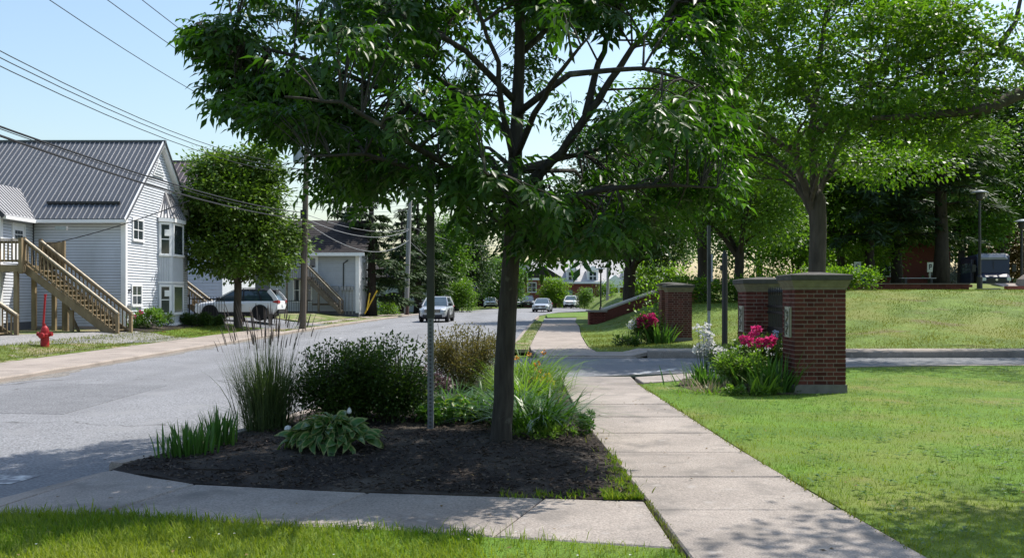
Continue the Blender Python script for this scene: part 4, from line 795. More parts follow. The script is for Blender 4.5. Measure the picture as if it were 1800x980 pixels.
for k in range(3): part("slat", MB().box(23.55, 25.65, 55 + k * .15, 55.13 + k * .15, 2.66, 2.71), M("pale_bench_wood", (.36, .35, .33), .7, .1, 6), be)
for x in (23.75, 25.3): part("support", MB().box(x, x + .14, 55.02, 55.42, 2.2, 2.66), black_m, be)
part("slab", MB().box(23.4, 25.7, 54.8, 55.6, 2.1, 2.24), concrete_old, be)
pth = strip("path", [(25.3, 43.5), (26.2, 46.9), (25.8, 50)], [(30, 45), (30, 46.95), (28, 50)], 2, 3, .05, concrete_old)

# ------------------------------------------------------------------ posts, lamps, signs
pt = thing("black_post", "tall plain black post with rounded top behind the flower bed", "post", (GX(1274, 26.6), 26.6, 0))
part("shaft", MB().lathe([(.085, -.2), (.085, 2.75), (.07, 2.84), (.03, 2.88)], (GX(1274, 26.6), 26.6, 0), 12), black_m, pt); part("knob", MB().lathe([(.05, 2.86), (.05, 2.9), (.02, 2.93)], (GX(1274, 26.6), 26.6, 0), 8), black_m, pt); part("bracket", MB().box(GX(1266, 26.6), GX(1272, 26.6), 26.55, 26.65, 2.35, 2.5), black_m, pt)
sp_ = thing("sign_post", "slim sign post seen edge on beside the black post, dark above and grey below", "sign", (GX(1246, 25.2), 25.2, 0)); xx = GX(1246, 25.2)
part("post", MB().box(xx - .035, xx + .035, 25.17, 25.23, -.2, 1.3), steel, sp_); part("upper_post", MB().box(xx - .04, xx + .04, 25.13, 25.26, 1.2, 3.55), green_steel, sp_); part("sign_plate", MB().box(xx + .045, xx + .06, 24.98, 25.5, 2.0, 2.75), M("sign_back", (.35, .36, .37), .5, .1, 6), sp_)
# perforated sign post in the bed
xs, ys_ = GX(757, 10.3), 10.3; ps = thing("perforated_sign_post", "perforated steel sign post in the mulch bed, its top lost in the leaves", "sign post", (xs, ys_, .1))
mb = MB(); hw = .033; zt = 3.25
mb.box(xs - hw, xs - hw + .004, ys_ - hw, ys_ + hw, -.1, zt); mb.box(xs + hw - .004, xs + hw, ys_ - hw, ys_ + hw, -.1, zt); mb.box(xs - hw + .004, xs - .011, ys_ - hw, ys_ - hw + .004, -.1, zt); mb.box(xs + .011, xs + hw - .004, ys_ - hw, ys_ - hw + .004, -.1, zt); mb.box(xs - hw + .004, xs + hw - .004, ys_ + hw - .004, ys_ + hw, -.1, zt)
z = -.08
while z < zt: mb.box(xs - .011, xs + .011, ys_ - hw, ys_ - hw + .004, z, z + .026); z += .044
part("post", mb, M("dull_post_steel", (.17, .18, .19), .55, .15, 14, metal=.4), ps); part("shaded_top", MB().box(xs - .042, xs + .042, ys_ - .042, ys_ - .034, 1.35, 3.3).box(xs - .042, xs + .042, ys_ + .034, ys_ + .042, 1.35, 3.3).box(xs - .042, xs - .034, ys_ - .034, ys_ + .034, 1.35, 3.3).box(xs + .034, xs + .042, ys_ - .034, ys_ + .034, 1.35, 3.3), green_steel, ps)  # wider top of the post, its dark steel colour stands for leaf shade
def lamp(label, x, y, z0, z1, s=1.0):
    t = thing("street_lamp", label, "lamp post", (x, y, z0), "black lamp posts on the campus lawn")
    part("pole", MB().lathe([(.14 * s, z0 - .2), (.14 * s, z0 + .4), (.075 * s, z0 + .5), (.06 * s, z1 - .5)], (x, y, 0), 10), black_m, t)
    part("lamp_housing", MB().lathe([(.08 * s, z1 - .5), (.17 * s, z1 - .42), (.2 * s, z1 - .1)], (x, y, 0), 10), black_m, t); part("lamp_hood", MB().lathe([(.42 * s, z1 - .1), (.4 * s, z1 - .05), (.1 * s, z1 + .06)], (x, y, 0), 14), M("lamp_hood", (.16, .18, .18), .4, .05, 5, metal=.3), t); return t
lamp("black lamp post standing before the wide dark trunk beside the bus", GX(1722, 47.8), 47.8, 2.2, 7.1); part("plinth", MB().box(GX(1722, 47.8) - .45, GX(1722, 47.8) + .45, 46.6, 47.2, 1.7, 2.0), concrete_old, None, kind="structure").name = "lamp_plinth"
lamp("black lamp post at the picture's right edge, right of the bus", GX(1796, 50), 50, 2.1, 5.75)
lamp("distant black lamp post among the conifer trunks left of the bench", GX(1568, 62), 62, 2.2, 6.0, 1.1)
lamp("black lamp post in front of the columned brick building", GX(1056, 92), 92, 0, 4.4, 1.2)
gp = thing("grey_pole", "grey utility pole in front of the columned brick building", "pole", (GX(1068, 112), 112, 0)); part("shaft", MB().tube([(GX(1068, 112), 112, -.2), (GX(1069, 112), 112, 9)], [.2, .14], 10), pole_pale, gp)
gp2 = thing("slim_metal_pole", "slim pale metal pole behind the gate pillar across the driveway", "pole", (GX(1163, 75), 75, 0)); part("shaft", MB().tube([(GX(1163, 75), 75, 0), (GX(1163, 75), 75, 5.2)], .09, 8), steel, gp2); part("arm", MB().tube([(GX(1163, 75), 75, 3.4), (GX(1175, 75), 75, 4.0)], .05, 6), steel, gp2)
gp3 = thing("wooden_pole", "distant brown wooden pole behind the near tree trunk", "pole", (GX(884, 90), 90, 0)); part("shaft", MB().tube([(GX(884, 90), 90, -.2), (GX(886, 90), 90, 8.5)], [.15, .11], 8), pole_pale, gp3)
def sgn(name, label, px, Y, zt, wd, ht, pm, sm, z0=2.1, base=None):
    x = GX(px, Y); t = thing(name, label, "sign", (x, Y, z0)); part("post", MB().box(x - .05, x + .05, Y, Y + .08, z0 - .2, zt), pm, t)
    pl = part("sign_plate", MB().box(x - wd / 2, x + wd / 2, Y - .04, Y - .005, zt - ht, zt), sm, t)
    part("symbol", MB().box(x - wd * .2, x - wd * .08, Y - .05, Y - .04, zt - ht * .75, zt - ht * .2).box(x - wd * .08, x + wd * .2, Y - .05, Y - .04, zt - ht * .3, zt - ht * .2).box(x - wd * .08, x + wd * .2, Y - .05, Y - .04, zt - ht * .54, zt - ht * .44).box(x + wd * .1, x + wd * .2, Y - .05, Y - .04, zt - ht * .44, zt - ht * .3), ink, pl)
    if base: part("bollard_base", MB().lathe([(.2, z0 - .2), (.2, z0 + .75), (.12, z0 + .82)], (x, Y + .04, 0), 10), base, t)
sgn("parking_sign", "white parking sign on a yellow base behind the low brick wall", 1507, 56, 3.7, .42, .6, steel, paper, base=yellow_paint)
sgn("parking_sign", "white parking sign on a slim post right of the bench", 1635, 58, 3.75, .4, .62, steel, paper)
bbx = thing("blue_bin", "blue bin beside the yellow based parking sign", "bin", (GX(1518, 57), 57, 2.2)); part("bin", MB().lathe([(.3, 2.1), (.34, 3.0)], (GX(1518, 57), 57, 0), 4, sq=True), blue_paint, bbx); part("lid", MB().box(GX(1518, 57) - .55, GX(1518, 57) + .5, 56.6, 57.4, 3.0, 3.08), steel, bbx)
tag(part("boulder", MB().lathe([(.5, 1.7), (.62, 2.1), (.5, 2.5), (.2, 2.75)], (GX(1799, 49), 48.6, 0), 9), concrete_old), "grey boulder under the lamp post at the right edge", "boulder", kind="thing")

# ------------------------------------------------------------------ utility poles and wires
def upole(label, x, y, top, zt, mat, tr=False):
    t = thing("utility_pole", label, "utility pole", (x, y, 0)); T_ = Vector((top[0], top[1], zt)); b = Vector((x, y, -.3)); part("shaft", MB().tube([b, b.lerp(T_, .5), T_], [.17, .15, .12], 10), mat, t)
    return t, lambda z: b.lerp(T_, (z + .3) / (zt + .3))
u1, at1 = upole("dark wooden utility pole with grey transformer beside the maple", -10.15, 44.1, (-9.93, 44.1), 9.6, pole_wood)
c0 = at1(8.5); tr = part("transformer", MB().lathe([(.23, -.4), (.25, -.36), (.25, .36), (.23, .4), (.1, .44)], (c0.x - .4, c0.y, 8.45), 14), transformer_m, u1, smooth=False)
part("bushing", MB().lathe([(.04, .4), (.06, .5), (.03, .62)], (c0.x - .45, c0.y, 8.45), 8).lathe([(.04, .4), (.06, .5), (.03, .62)], (c0.x - .28, c0.y - .1, 8.45), 8), transformer_m, tr)
mb = MB(); mb.beam((c0.x - .5, c0.y - .255, 8.62), (c0.x - .38, c0.y - .255, 8.62), .01, .025); mb.beam((c0.x - .38, c0.y - .255, 8.62), (c0.x - .45, c0.y - .255, 8.4), .01, .025); part("painted_number", mb, ink, tr)
part("crossarm", MB().box(c0.x - 1.2, c0.x + 1.2, 44.0, 44.1, 9.1, 9.22), pole_wood, u1); [part("bracket", MB().box(c0.x - .2, c0.x, 44.02, 44.18, z_, z_ + .08), steel, u1) for z_ in (8.2, 8.6)]
for dx in (-1.1, -.45, .45, 1.1): part("insulator", MB().lathe([(.03, 9.22), (.06, 9.3), (.03, 9.4)], (c0.x + dx, 44.05, 0), 8), transformer_m, u1)
part("cable_clamp", MB().box(-10.2, -9.9, 43.86, 44.0, 5.35, 5.75), black_m, u1)
u2, at2 = upole("pale grey utility pole with conduit further down the road", -8.98, 77.5, (-8.6, 77.5), 11.2, pole_pale)
part("conduit", MB().tube([at2(.1) + Vector((-.16, -.12, 0)), at2(8.9) + Vector((-.16, -.12, 0))], .07, 7), steel, u2); part("crossarm", MB().beam(at2(10.6) + Vector((-.9, -.1, .2)), at2(10.6) + Vector((.7, -.1, -.2)), .1, .12), pole_pale, u2); part("transformer", MB().lathe([(.2, -.35), (.22, .3), (.1, .36)], tuple(at2(10.4) + Vector((-.25, -.15, .1))), 10), transformer_m, u2); part("base_sleeve", MB().tube([at2(-.1), at2(.85)], .19, 10), M("rusty_sleeve", (.1, .06, .05), .9, .2, 10), u2)
def wire(label, a, b, sag, r=.012, m=None, n=22, group=None, name="power_line"):
    a, b = Vector(a), Vector(b); pts = []
    for i in range(n + 1): t = i / n; p = a.lerp(b, t); p.z -= 4 * sag * t * (1 - t); pts.append(p)
    o = part(name, MB().tube(pts, r, 5), m or cable_m); return tag(o, label, "power line", group, "thing")
g1, g2, g3 = "thin upper power lines over the house", "thick cables slung along the road", "wires between the two utility poles"
for k, (lab, y0, ye, ex) in enumerate((("thin wire, highest of the three over the house roof", 85, 288, 519), ("thin wire, middle of the three over the house roof", 97, 297, 521), ("thin wire, lowest of the three over the house roof", 112, 306, 522))):
    Ym = 17.8; zm = 1.6 + (520 - y0) * Ym / 1600; e = P(ex, ye, 44.1); za = 8.2 - k * .3; t = (Ym + 3) / 47.1; sg = (za + (e[2] - za) * t - zm) / (4 * t * (1 - t)); wire(lab, (-10.0, -3, za), (-10.25, 44.0, e[2]), sg, .011, group=g1)
for lab, x0, X0, dx in (("left wire of the three climbing to the pole top", 125, -10.0, -1.1), ("middle wire of the three climbing to the pole top", 185, -9.6, .45), ("right wire of the three climbing to the pole top", 237, -9.2, 1.1)):
    Ym = 1600 * X0 / (x0 - 900); zm = 1.6 + 520 * Ym / 1600; t = (Ym + 3) / 47.1; zb = 9.38; za = 9.5; sg = (za + (zb - za) * t - zm) / (4 * t * (1 - t)); wire(lab, (X0 + (X0 - (c0.x + dx)) * .07, -3, za), (c0.x + dx, 44.05, zb), sg, .011, group="thin lines to the pole crossarm")
for lab, y0, ye, r in (("thick black cable crossing the house roof, upper of the two", 222, 374, .022), ("thick black cable crossing the house roof, lower of the two", 238, 385, .026), ("thin line slung just under the upper thick cable", 226, 380, .01)):
    Ym = 17.8; zm = 1.6 + (520 - y0) * Ym / 1600; zb = 1.6 + (520 - ye) * 44 / 1600; za = 5.9; t = (Ym + 3) / 47.1; sg = (za + (zb - za) * t - zm) / (4 * t * (1 - t)); wire(lab, (-10.0, -3, za), (-10.05, 43.95, zb), sg, r, group=g2)
sd1 = wire("service cable running from the deck corner up to the thick road cables", (-17.2, 33.6, 3.5), (-10.0, 28.2, 4.55), .12, .016); part("splice_box", MB().box(-16.25, -15.85, 32.36, 32.5, 3.94, 4.08), steel, sd1)
for lab, ya, yb, sg, r in (("upper wire from the dark pole to the pale pole", 376, 402, .5, .016), ("middle wire from the dark pole to the pale pole", 384, 404, .75, .022), ("lowest sagging wire from the dark pole to the pale pole", 390, 422, 1.2, .022)):
    wire(lab, (-10.0, 44.2, 1.6 + (520 - ya) * 44 / 1600), tuple(Vector((0, -.15, 0)) + at2(1.6 + (520 - yb) * 77.5 / 1600)), sg, r, cable_grey, group=g3)
for k, lab in enumerate(("first of three thin wires leaving the pale pole top towards the left", "second of three thin wires leaving the pale pole top towards the left", "third of three thin wires leaving the pale pole top towards the left")):
    wire(lab, (-15.5, 62, 8.5 - k * .35), tuple(at2(9.75 - k * .4)), .35, .014, cable_grey, group="wires leaving the pale pole")
wire("wire sagging from the pale pole past the dark trees to the far block", tuple(at2(6.3)), (-4.2, 132, 5.6), 1.6, .024, cable_grey)
wire("thin wire above the far block, reaching the distant brown pole", tuple(at2(7.6)), (GX(885, 90), 90, 6.6), .6, .02, cable_grey)
for lab, a, b in (("yellow guy wire guard leaning left below the pine", (663, 77), (641, 551)), ("yellow guy wire guard leaning beside the first, thinner", (650, 77), (645, 545))):
    p, q = P(b[0], b[1], 71), P(a[0], 510 if a[0] == 663 else 515, 71.5); tag(part("guy_guard", MB().tube([p, q], .06, 7), yellow_paint), lab, "guy guard", kind="thing")
gw = thing("guy_wire_frame", "thin leaning wire guard on the pavement left of the dark pole", "guy wire", P(512, 578, 44.2)); 
for dx in (0, .18): part("guy_wire", MB().tube([Vector(P(512, 578, 44.2)) + Vector((dx, 0, 0)), Vector(P(524, 553, 44.2)) + Vector((dx, 0, 0))], .012, 5), steel, gw)
# ------------------------------------------------------------------ vehicles (built at the origin, +x is forward, then moved)
def car(name, label, cat, paint, loc, rz, kind='suv', roofm=None, detail=True, rim_m=None, group=None):
    t = thing(name, label, cat, (0, 0, 0), group); suv = kind == 'suv'; roofm = roofm or paint
    if suv:
        Wd, wr, wx, zr = .93, .365, (-1.34, 1.36), 1.66
        st = [(-2.30, .62, .98, .72), (-2.26, .40, 1.04, .84), (-2.1, .30, 1.07, .90), (-1.6, .28, 1.08, .925), (-.6, .27, 1.07, .93), (.7, .27, 1.05, .93), (1.15, .27, 1.06, .925), (1.65, .28, 1.0, .91), (2.02, .29, .93, .86), (2.22, .33, .84, .77), (2.31, .45, .72, .66)]
        base = (-2.2, 1.12, .82, 1.03); roof = (-1.72, .18, .63, 1.6)
    else:
        Wd, wr, wx, zr = .89, .325, (-1.36, 1.38), 1.44
        st = [(-2.32, .55, .86, .66), (-2.26, .36, .93, .8), (-2.0, .26, .96, .86), (-1.4, .22, .95, .885), (-.6, .2, .93, .89), (.6, .2, .92, .89), (1.1, .2, .93, .88), (1.65, .22, .86, .86), (2.05, .24, .77, .8), (2.26, .28, .68, .7), (2.34, .38, .58, .58)]
        base = (-1.85, 1.15, .79, .9); roof = (-1.0, .15, .57, 1.39)
    rings = []
    for x, zb, zt, hw in st:
        h = zt - zb; half = [(hw * .88, zb), (hw * .985, zb + h * .14), (hw, zb + h * .48), (hw * .985, zb + h * .7), (hw * .93, zt - h * .06), (hw * .8, zt)]
        rings.append([(x, y, z) for y, z in half] + [(x, -y, z) for y, z in reversed(half)])
    bd = part("body", MB().loft(rings), paint, t, smooth=True)
    try:
        md = bd.modifiers.new("sub", 'SUBSURF'); md.levels = 1; md.render_levels = 1
    except Exception: pass
    bx0, bx1, bw, bz = base; rx0, rx1, rw, rz_ = roof
    B = [(bx0, bw, bz), (bx1, bw, bz), (bx1, -bw, bz), (bx0, -bw, bz)]; T = [(rx0, rw, rz_), (rx1, rw, rz_), (rx1, -rw, rz_), (rx0, -rw, rz_)]
    mid = [((1 - .5) * b[0] + .5 * c[0] + (.05 if b[0] > 0 else -.05), ((b[1] + c[1]) / 2) * 1.025, (b[2] + c[2]) / 2) for b, c in zip(B, T)]
    MBg = MB(); MBg.add(B + mid + T, [(0, 1, 5, 4), (4, 5, 9, 8), (2, 3, 7, 6), (6, 7, 11, 10)]); part("side_glass", MBg, car_glass, t)
    part("windscreen", MB().add(B + mid + T, [(1, 2, 6, 5), (5, 6, 10, 9)]), car_glass, t); part("rear_window", MB().add(B + mid + T, [(3, 0, 4, 7), (7, 4, 8, 11)]), car_glass, t)
    rr = []
    for dz, e in ((-.03, .03), (.02, .02), (.05, -.06), (.062, -.25)): rr.append([(rx0 - e, rw + e * .7, rz_ + dz), ((rx0 + rx1) / 2, rw + e * .8, rz_ + dz + .012), (rx1 + e, rw + e * .6, rz_ + dz), (rx1 + e, -rw - e * .6, rz_ + dz), ((rx0 + rx1) / 2, -rw - e * .8, rz_ + dz + .012), (rx0 - e, -rw - e * .7, rz_ + dz)])
    part("roof", MB().loft(rr), roofm, t, smooth=False)
    mb = MB()
    for s in (1, -1):
        for (i, wd) in ((1, .07), (0, .22 if suv else .1)):
            j = i if s > 0 else 3 - i
            mb.beam(Vector(B[j]) + Vector((0, .01 * s, 0)), Vector(mid[j]) + Vector((0, .01 * s, 0)), wd, .05, (0, 1, 0)); mb.beam(Vector(mid[j]) + Vector((0, .01 * s, 0)), Vector(T[j]) + Vector((0, .01 * s, 0)), wd, .05, (0, 1, 0))
    part("pillar", mb, paint, t)
    mb = MB()
    for s in (1, -1):
        for xb, xt in ((-.42, -.38), (-1.4 if suv else -1.15, -1.15 if suv else -.95)): mb.beam((xb, (bw + .012) * s, bz), ((xb + xt) / 2, ((bw + rw) / 2 * 1.025 + .012) * s, (bz + rz_) / 2), .06, .02, (0, 1, 0)); mb.beam(((xb + xt) / 2, ((bw + rw) / 2 * 1.025 + .012) * s, (bz + rz_) / 2), (xt, (rw + .012) * s, rz_), .06, .02, (0, 1, 0))
    part("window_frame", mb, plastic, t)
    tym = MB().lathe([(wr * .62, -.11), (wr * .93, -.115), (wr, -.08), (wr, .08), (wr * .93, .115), (wr * .62, .11)], n=20, axis='y').mesh("tyre", rubber)
    rimb = MB().lathe([(wr * .64, -.1), (wr * .6, -.115), (wr * .1, -.09), (wr * .1, .09), (wr * .6, .115), (wr * .64, .1)], n=20, axis='y')
    for k in range(5):
        q = k * 1.2566
        for s in (-1, 1): rimb.beam((wr * .1 * math.cos(q), .118 * s, wr * .1 * math.sin(q)), (wr * .6 * math.cos(q), .118 * s, wr * .6 * math.sin(q)), .06, .02, (0, 1, 0))
    rimm = rimb.mesh("rim", rim_m or steel)
    am = MB()
    n = 14; qs = np.linspace(-.35, math.pi + .35, n); vs = []
    for q in qs:
        for r_ in (wr * 1.02, wr * 1.25): vs += [(r_ * math.cos(q), -.05, r_ * math.sin(q)), (r_ * math.cos(q), .05, r_ * math.sin(q))]
    am.add(vs, [f for i in range(n - 1) for f in ((i * 4 + 1, i * 4 + 5, i * 4 + 7, i * 4 + 3), (i * 4, i * 4 + 2, i * 4 + 6, i * 4 + 4), (i * 4 + 2, i * 4 + 3, i * 4 + 7, i * 4 + 6), (i * 4, i * 4 + 4, i * 4 + 5, i * 4 + 1))])
    archm = am.mesh("wheel_arch", plastic if suv else paint); wellm = MB().lathe([(wr * 1.12, -.02), (wr * 1.12, .02)], n=20, axis='y').mesh("wheel_well", rubber)
    for x in wx:
        for s in (-1, 1):
            y = s * (Wd - .1); wh = inst("tyre", tym, t, Matrix.Translation((x, y, wr))); inst("rim", rimm, wh, Matrix.Translation((x, y, wr)) if False else Matrix.Identity(4)); inst("wheel_arch", archm, t, Matrix.Translation((x, s * (Wd - .03), wr + .02))); inst("wheel_well", wellm, t, Matrix.Translation((x, s * (Wd - .02), wr + .02)))
    fx = st[-1][0]; rx = st[0][0]; zl = .78 if suv else .66
    for s in (1, -1):
        part("headlight", MB().prism([(fx - .30, s * .84, zl - .02), (fx - .12, s * .72, zl - .04), (fx - .05, s * .5, zl - .0), (fx - .1, s * .5, zl + .1), (fx - .34, s * .85, zl + .1)], (.06, .02 * s, .02)), head_lamp, t)
        part("tail_light", MB().prism([(rx + .3, s * .9, zl + .2), (rx + .02, s * .78, zl + .1), (rx - .02, s * .5, zl + .14), (rx - .02, s * .5, zl + .22), (rx + .02, s * .8, zl + .3)], (-.02, .02 * s, .02)), red_lamp, t)
        part("mirror", MB().loft([[(.82, s * (bw + .04), bz + .05), (.98, s * (bw + .06), bz + .05), (.98, s * (bw + .06), bz + .18), (.82, s * (bw + .04), bz + .2)], [(.86, s * (bw + .26), bz + .04), (.96, s * (bw + .24), bz + .04), (.96, s * (bw + .24), bz + .17), (.86, s * (bw + .26), bz + .19)]]), plastic if suv else paint, t)
        mb = MB(); mb.box(-1.0, .98, s * Wd - .02, s * Wd + .006, .27 if suv else .2, .44 if suv else .27); part("sill_cladding", mb, plastic, t)
        for x in (-.3, .72): part("door_handle", MB().box(x - .22, x - .02, s * (Wd - .01) - .02, s * (Wd - .01) + .025, .84, .87), paint, t)
        mb = MB()
        for x in (-1.12, -.35, .85): mb.box(x, x + .012, s * (Wd - .006) - .012, s * (Wd - .006) + .008, .46, .9)
        part("door_gap", mb, rubber, t)
        if suv: part("roof_rail", MB().tube([(-1.55, s * .6, 1.67), (-1.45, s * .6, 1.71), (0, s * .58, 1.71), (.1, s * .58, 1.66)], .018, 5), plastic, t)
    part("grille", MB().box(fx - .12, fx + .012, -.5, .5, zl - .14, zl + .05), plastic, t)
    for k in range(2): part("grille_bar", MB().box(fx + .0, fx + .025, -.48, .48, zl - .1 + k * .08, zl - .08 + k * .08), chrome, t)
    part("badge", MB().lathe([(.07, fx + .02), (.07, fx + .035)], (0, 0, zl - .04), 12, 'x'), chrome, t)
    part("front_bumper", MB().box(fx - .22, fx + .03, -.62, .62, .3 if suv else .22, .5 if suv else .4), plastic, t); part("bumper_bar", MB().box(fx + .0, fx + .04, -.55, .55, .5 if suv else .4, .56 if suv else .46), paint, t)
    part("rear_bumper", MB().box(rx - .03, rx + .25, -.8, .8, .34, .58), plastic, t); part("licence_plate", MB().box(fx + .04, fx + .05, -.16, .16, .42, .53), paper, t); part("licence_plate", MB().box(rx - .04, rx - .01, -.16, .16, .74, .86), paper, t)
    if suv: part("spoiler", MB().box(rx0 - .3, rx0 + .1, -.6, .6, 1.57, 1.63), roofm, t)
    part("underbody", MB().box(-1.9, 1.9, -.7, .7, .2, .4), rubber, t)
    t.location = loc; t.rotation_euler = (0, 0, rz); return t
car("parked_car", "white suv with black roof and black wheel arches parked behind the maple trunk", "car", white_car, (-14.75, 49.5, h1(-14.75, 49.5) + .015), R(178), 'suv', roofm=plastic, rim_m=plastic)
car("silver_car", "silver suv coming towards the camera on the road, beyond the thin sign post", "car", silver_car, (-4.95, 60.2, ROAD_Z), R(-93), 'suv')
car("grey_car", "grey sedan coming round the far bend at the end of the road", "car", silver_car, (3.25, 97, ROAD_Z), R(-98), 'sedan')
car("white_car", "white sedan parked by the car port far down the road", "car", white_car, (-3.0, 128, 0), R(-90), 'sedan', group=None)
car("white_car", "white car far away just right of the near tree trunk", "car", white_car, (.15, 132, 0), R(-80), 'sedan')
car("white_pickup", "white car standing left of the teal garage door of the brick building", "car", white_car, (8.2, 126, 0), R(-100), 'suv')
car("dark_car", "dark car parked between the white cars by the far end of the road", "car", navy_m, (2.3, 131, 0), R(-90), 'suv')
# shuttle bus
def bus(loc):
    t = thing("shuttle_bus", "dark navy shuttle bus facing the camera with its side door open beyond the brick wall", "bus", (0, 0, 0)); W_ = 1.18
    def rr(x, hw, z0, z1, c=.12): return [(x, hw, z0), (x, hw, z1 - c), (x, hw - c, z1), (x, -hw + c, z1), (x, -hw, z1 - c), (x, -hw, z0)]
    part("body", MB().loft([rr(-5.5, W_, .4, 2.85), rr(1.0, W_, .4, 2.9), rr(1.3, W_ - .04, .5, 2.75), rr(1.45, W_ - .06, .6, 1.45)]), navy_m, t)
    hd = lambda x, hw, z0, z1: [(x, hw, z0), (x, hw, z1 - .12), (x, hw * .8, z1), (x, -hw * .8, z1), (x, -hw, z1 - .12), (x, -hw, z0)]
    part("bonnet", MB().loft([hd(1.2, 1.08, .45, 1.45), hd(2.0, 1.02, .45, 1.3), hd(2.35, .9, .5, 1.08), hd(2.42, .75, .55, .95)]), navy_m, t)
    part("windscreen", MB().add([(1.4, 1.0, 1.5), (1.4, -1.0, 1.5), (1.32, -.98, 2.35), (1.32, .98, 2.35)], [(0, 1, 2, 3)]).add([(1.41, .0, 1.5)], []), M("bus_glass", (.05, .09, .1), .08, .3, 1.5, spec=.7), t)
    part("windscreen_divider", MB().box(1.36, 1.43, -.03, .03, 1.5, 2.35), navy_m, t); part("roof_cap", MB().loft([rr(.6, W_ - .05, 2.6, 2.98, .2), rr(1.25, W_ - .1, 2.5, 2.86, .2), rr(1.42, W_ - .25, 2.45, 2.62, .1)]), M("pale_roof_paint", (.2, .21, .25), .3, .1, 3, coat=.6), t)
    part("grille", MB().box(2.36, 2.47, -.62, .62, .62, 1.0), black_m, t); part("badge", MB().lathe([(.09, 2.47), (.09, 2.49)], (0, 0, .86), 12, 'x'), chrome, t)
    part("bumper", MB().box(2.2, 2.55, -1.05, 1.05, .38, .62), black_m, t)
    for s in (-1, 1):
        part("headlight", MB().box(2.2, 2.42, s * .86 - .14, s * .86 + .14, .78, 1.02), head_lamp, t); part("mirror", MB().box(1.5, 1.6, s * 1.42 - .13, s * 1.42 + .13, 1.5, 2.05).beam((1.45, s * 1.1, 1.9), (1.55, s * 1.4, 1.9), .04, .04), black_m, t)
        part("side_window", MB().box(-5.0, .2, s * (W_ + .005) - .01, s * (W_ + .005) + .01, 1.5, 2.3), car_glass, t); part("wing_panel", MB().loft([hd(1.35, 1.12, .9, 1.2), hd(2.2, 1.0, .85, 1.1)]), navy_m, t) if s < 0 else None  # navy like the body: a shape across both front wings
        for x in (1.55, -3.4): part("wheel", MB().lathe([(.26, s * .85), (.42, s * .84), (.43, s * 1.08), (.26, s * 1.09)], (x, 0, .43), 16, 'y'), rubber, t)
    for k, (x, y) in enumerate(((.55, -1.28), (1.0, -1.5))):
        d = part("door_leaf", MB().beam((x - .05, y + .05, 1.45), (x + .35, y - .1, 1.45), 2.0, .05, (0, 0, 1)) if False else MB().prism([(x, y, .5), (x + .42, y - .12, .5), (x + .42, y - .12, 2.5), (x, y, 2.5)], (.0, .05, 0)), navy_m, t)
        part("pane", MB().prism([(x + .06, y - .03, 1.3), (x + .36, y - .115, 1.3), (x + .36, y - .115, 2.3), (x + .06, y - .03, 2.3)], (0, -.012, 0)), car_glass, d)
    part("entry_opening", MB().box(.35, 1.0, -1.2, -1.17, .45, 2.5), black_m, t); part("step", MB().box(.3, 1.05, -1.45, -1.15, .3, .42), steel, t)
    t.location = loc; t.rotation_euler = (0, 0, R(-106)); return t
bus((GX(1757, 71), 72.5, 2.0))
wf = car("white_car", "white car half hidden by blossom between the dark trunks on the right", "car", white_car, (GX(1683, 90), 90, 2.2), R(180), 'suv')
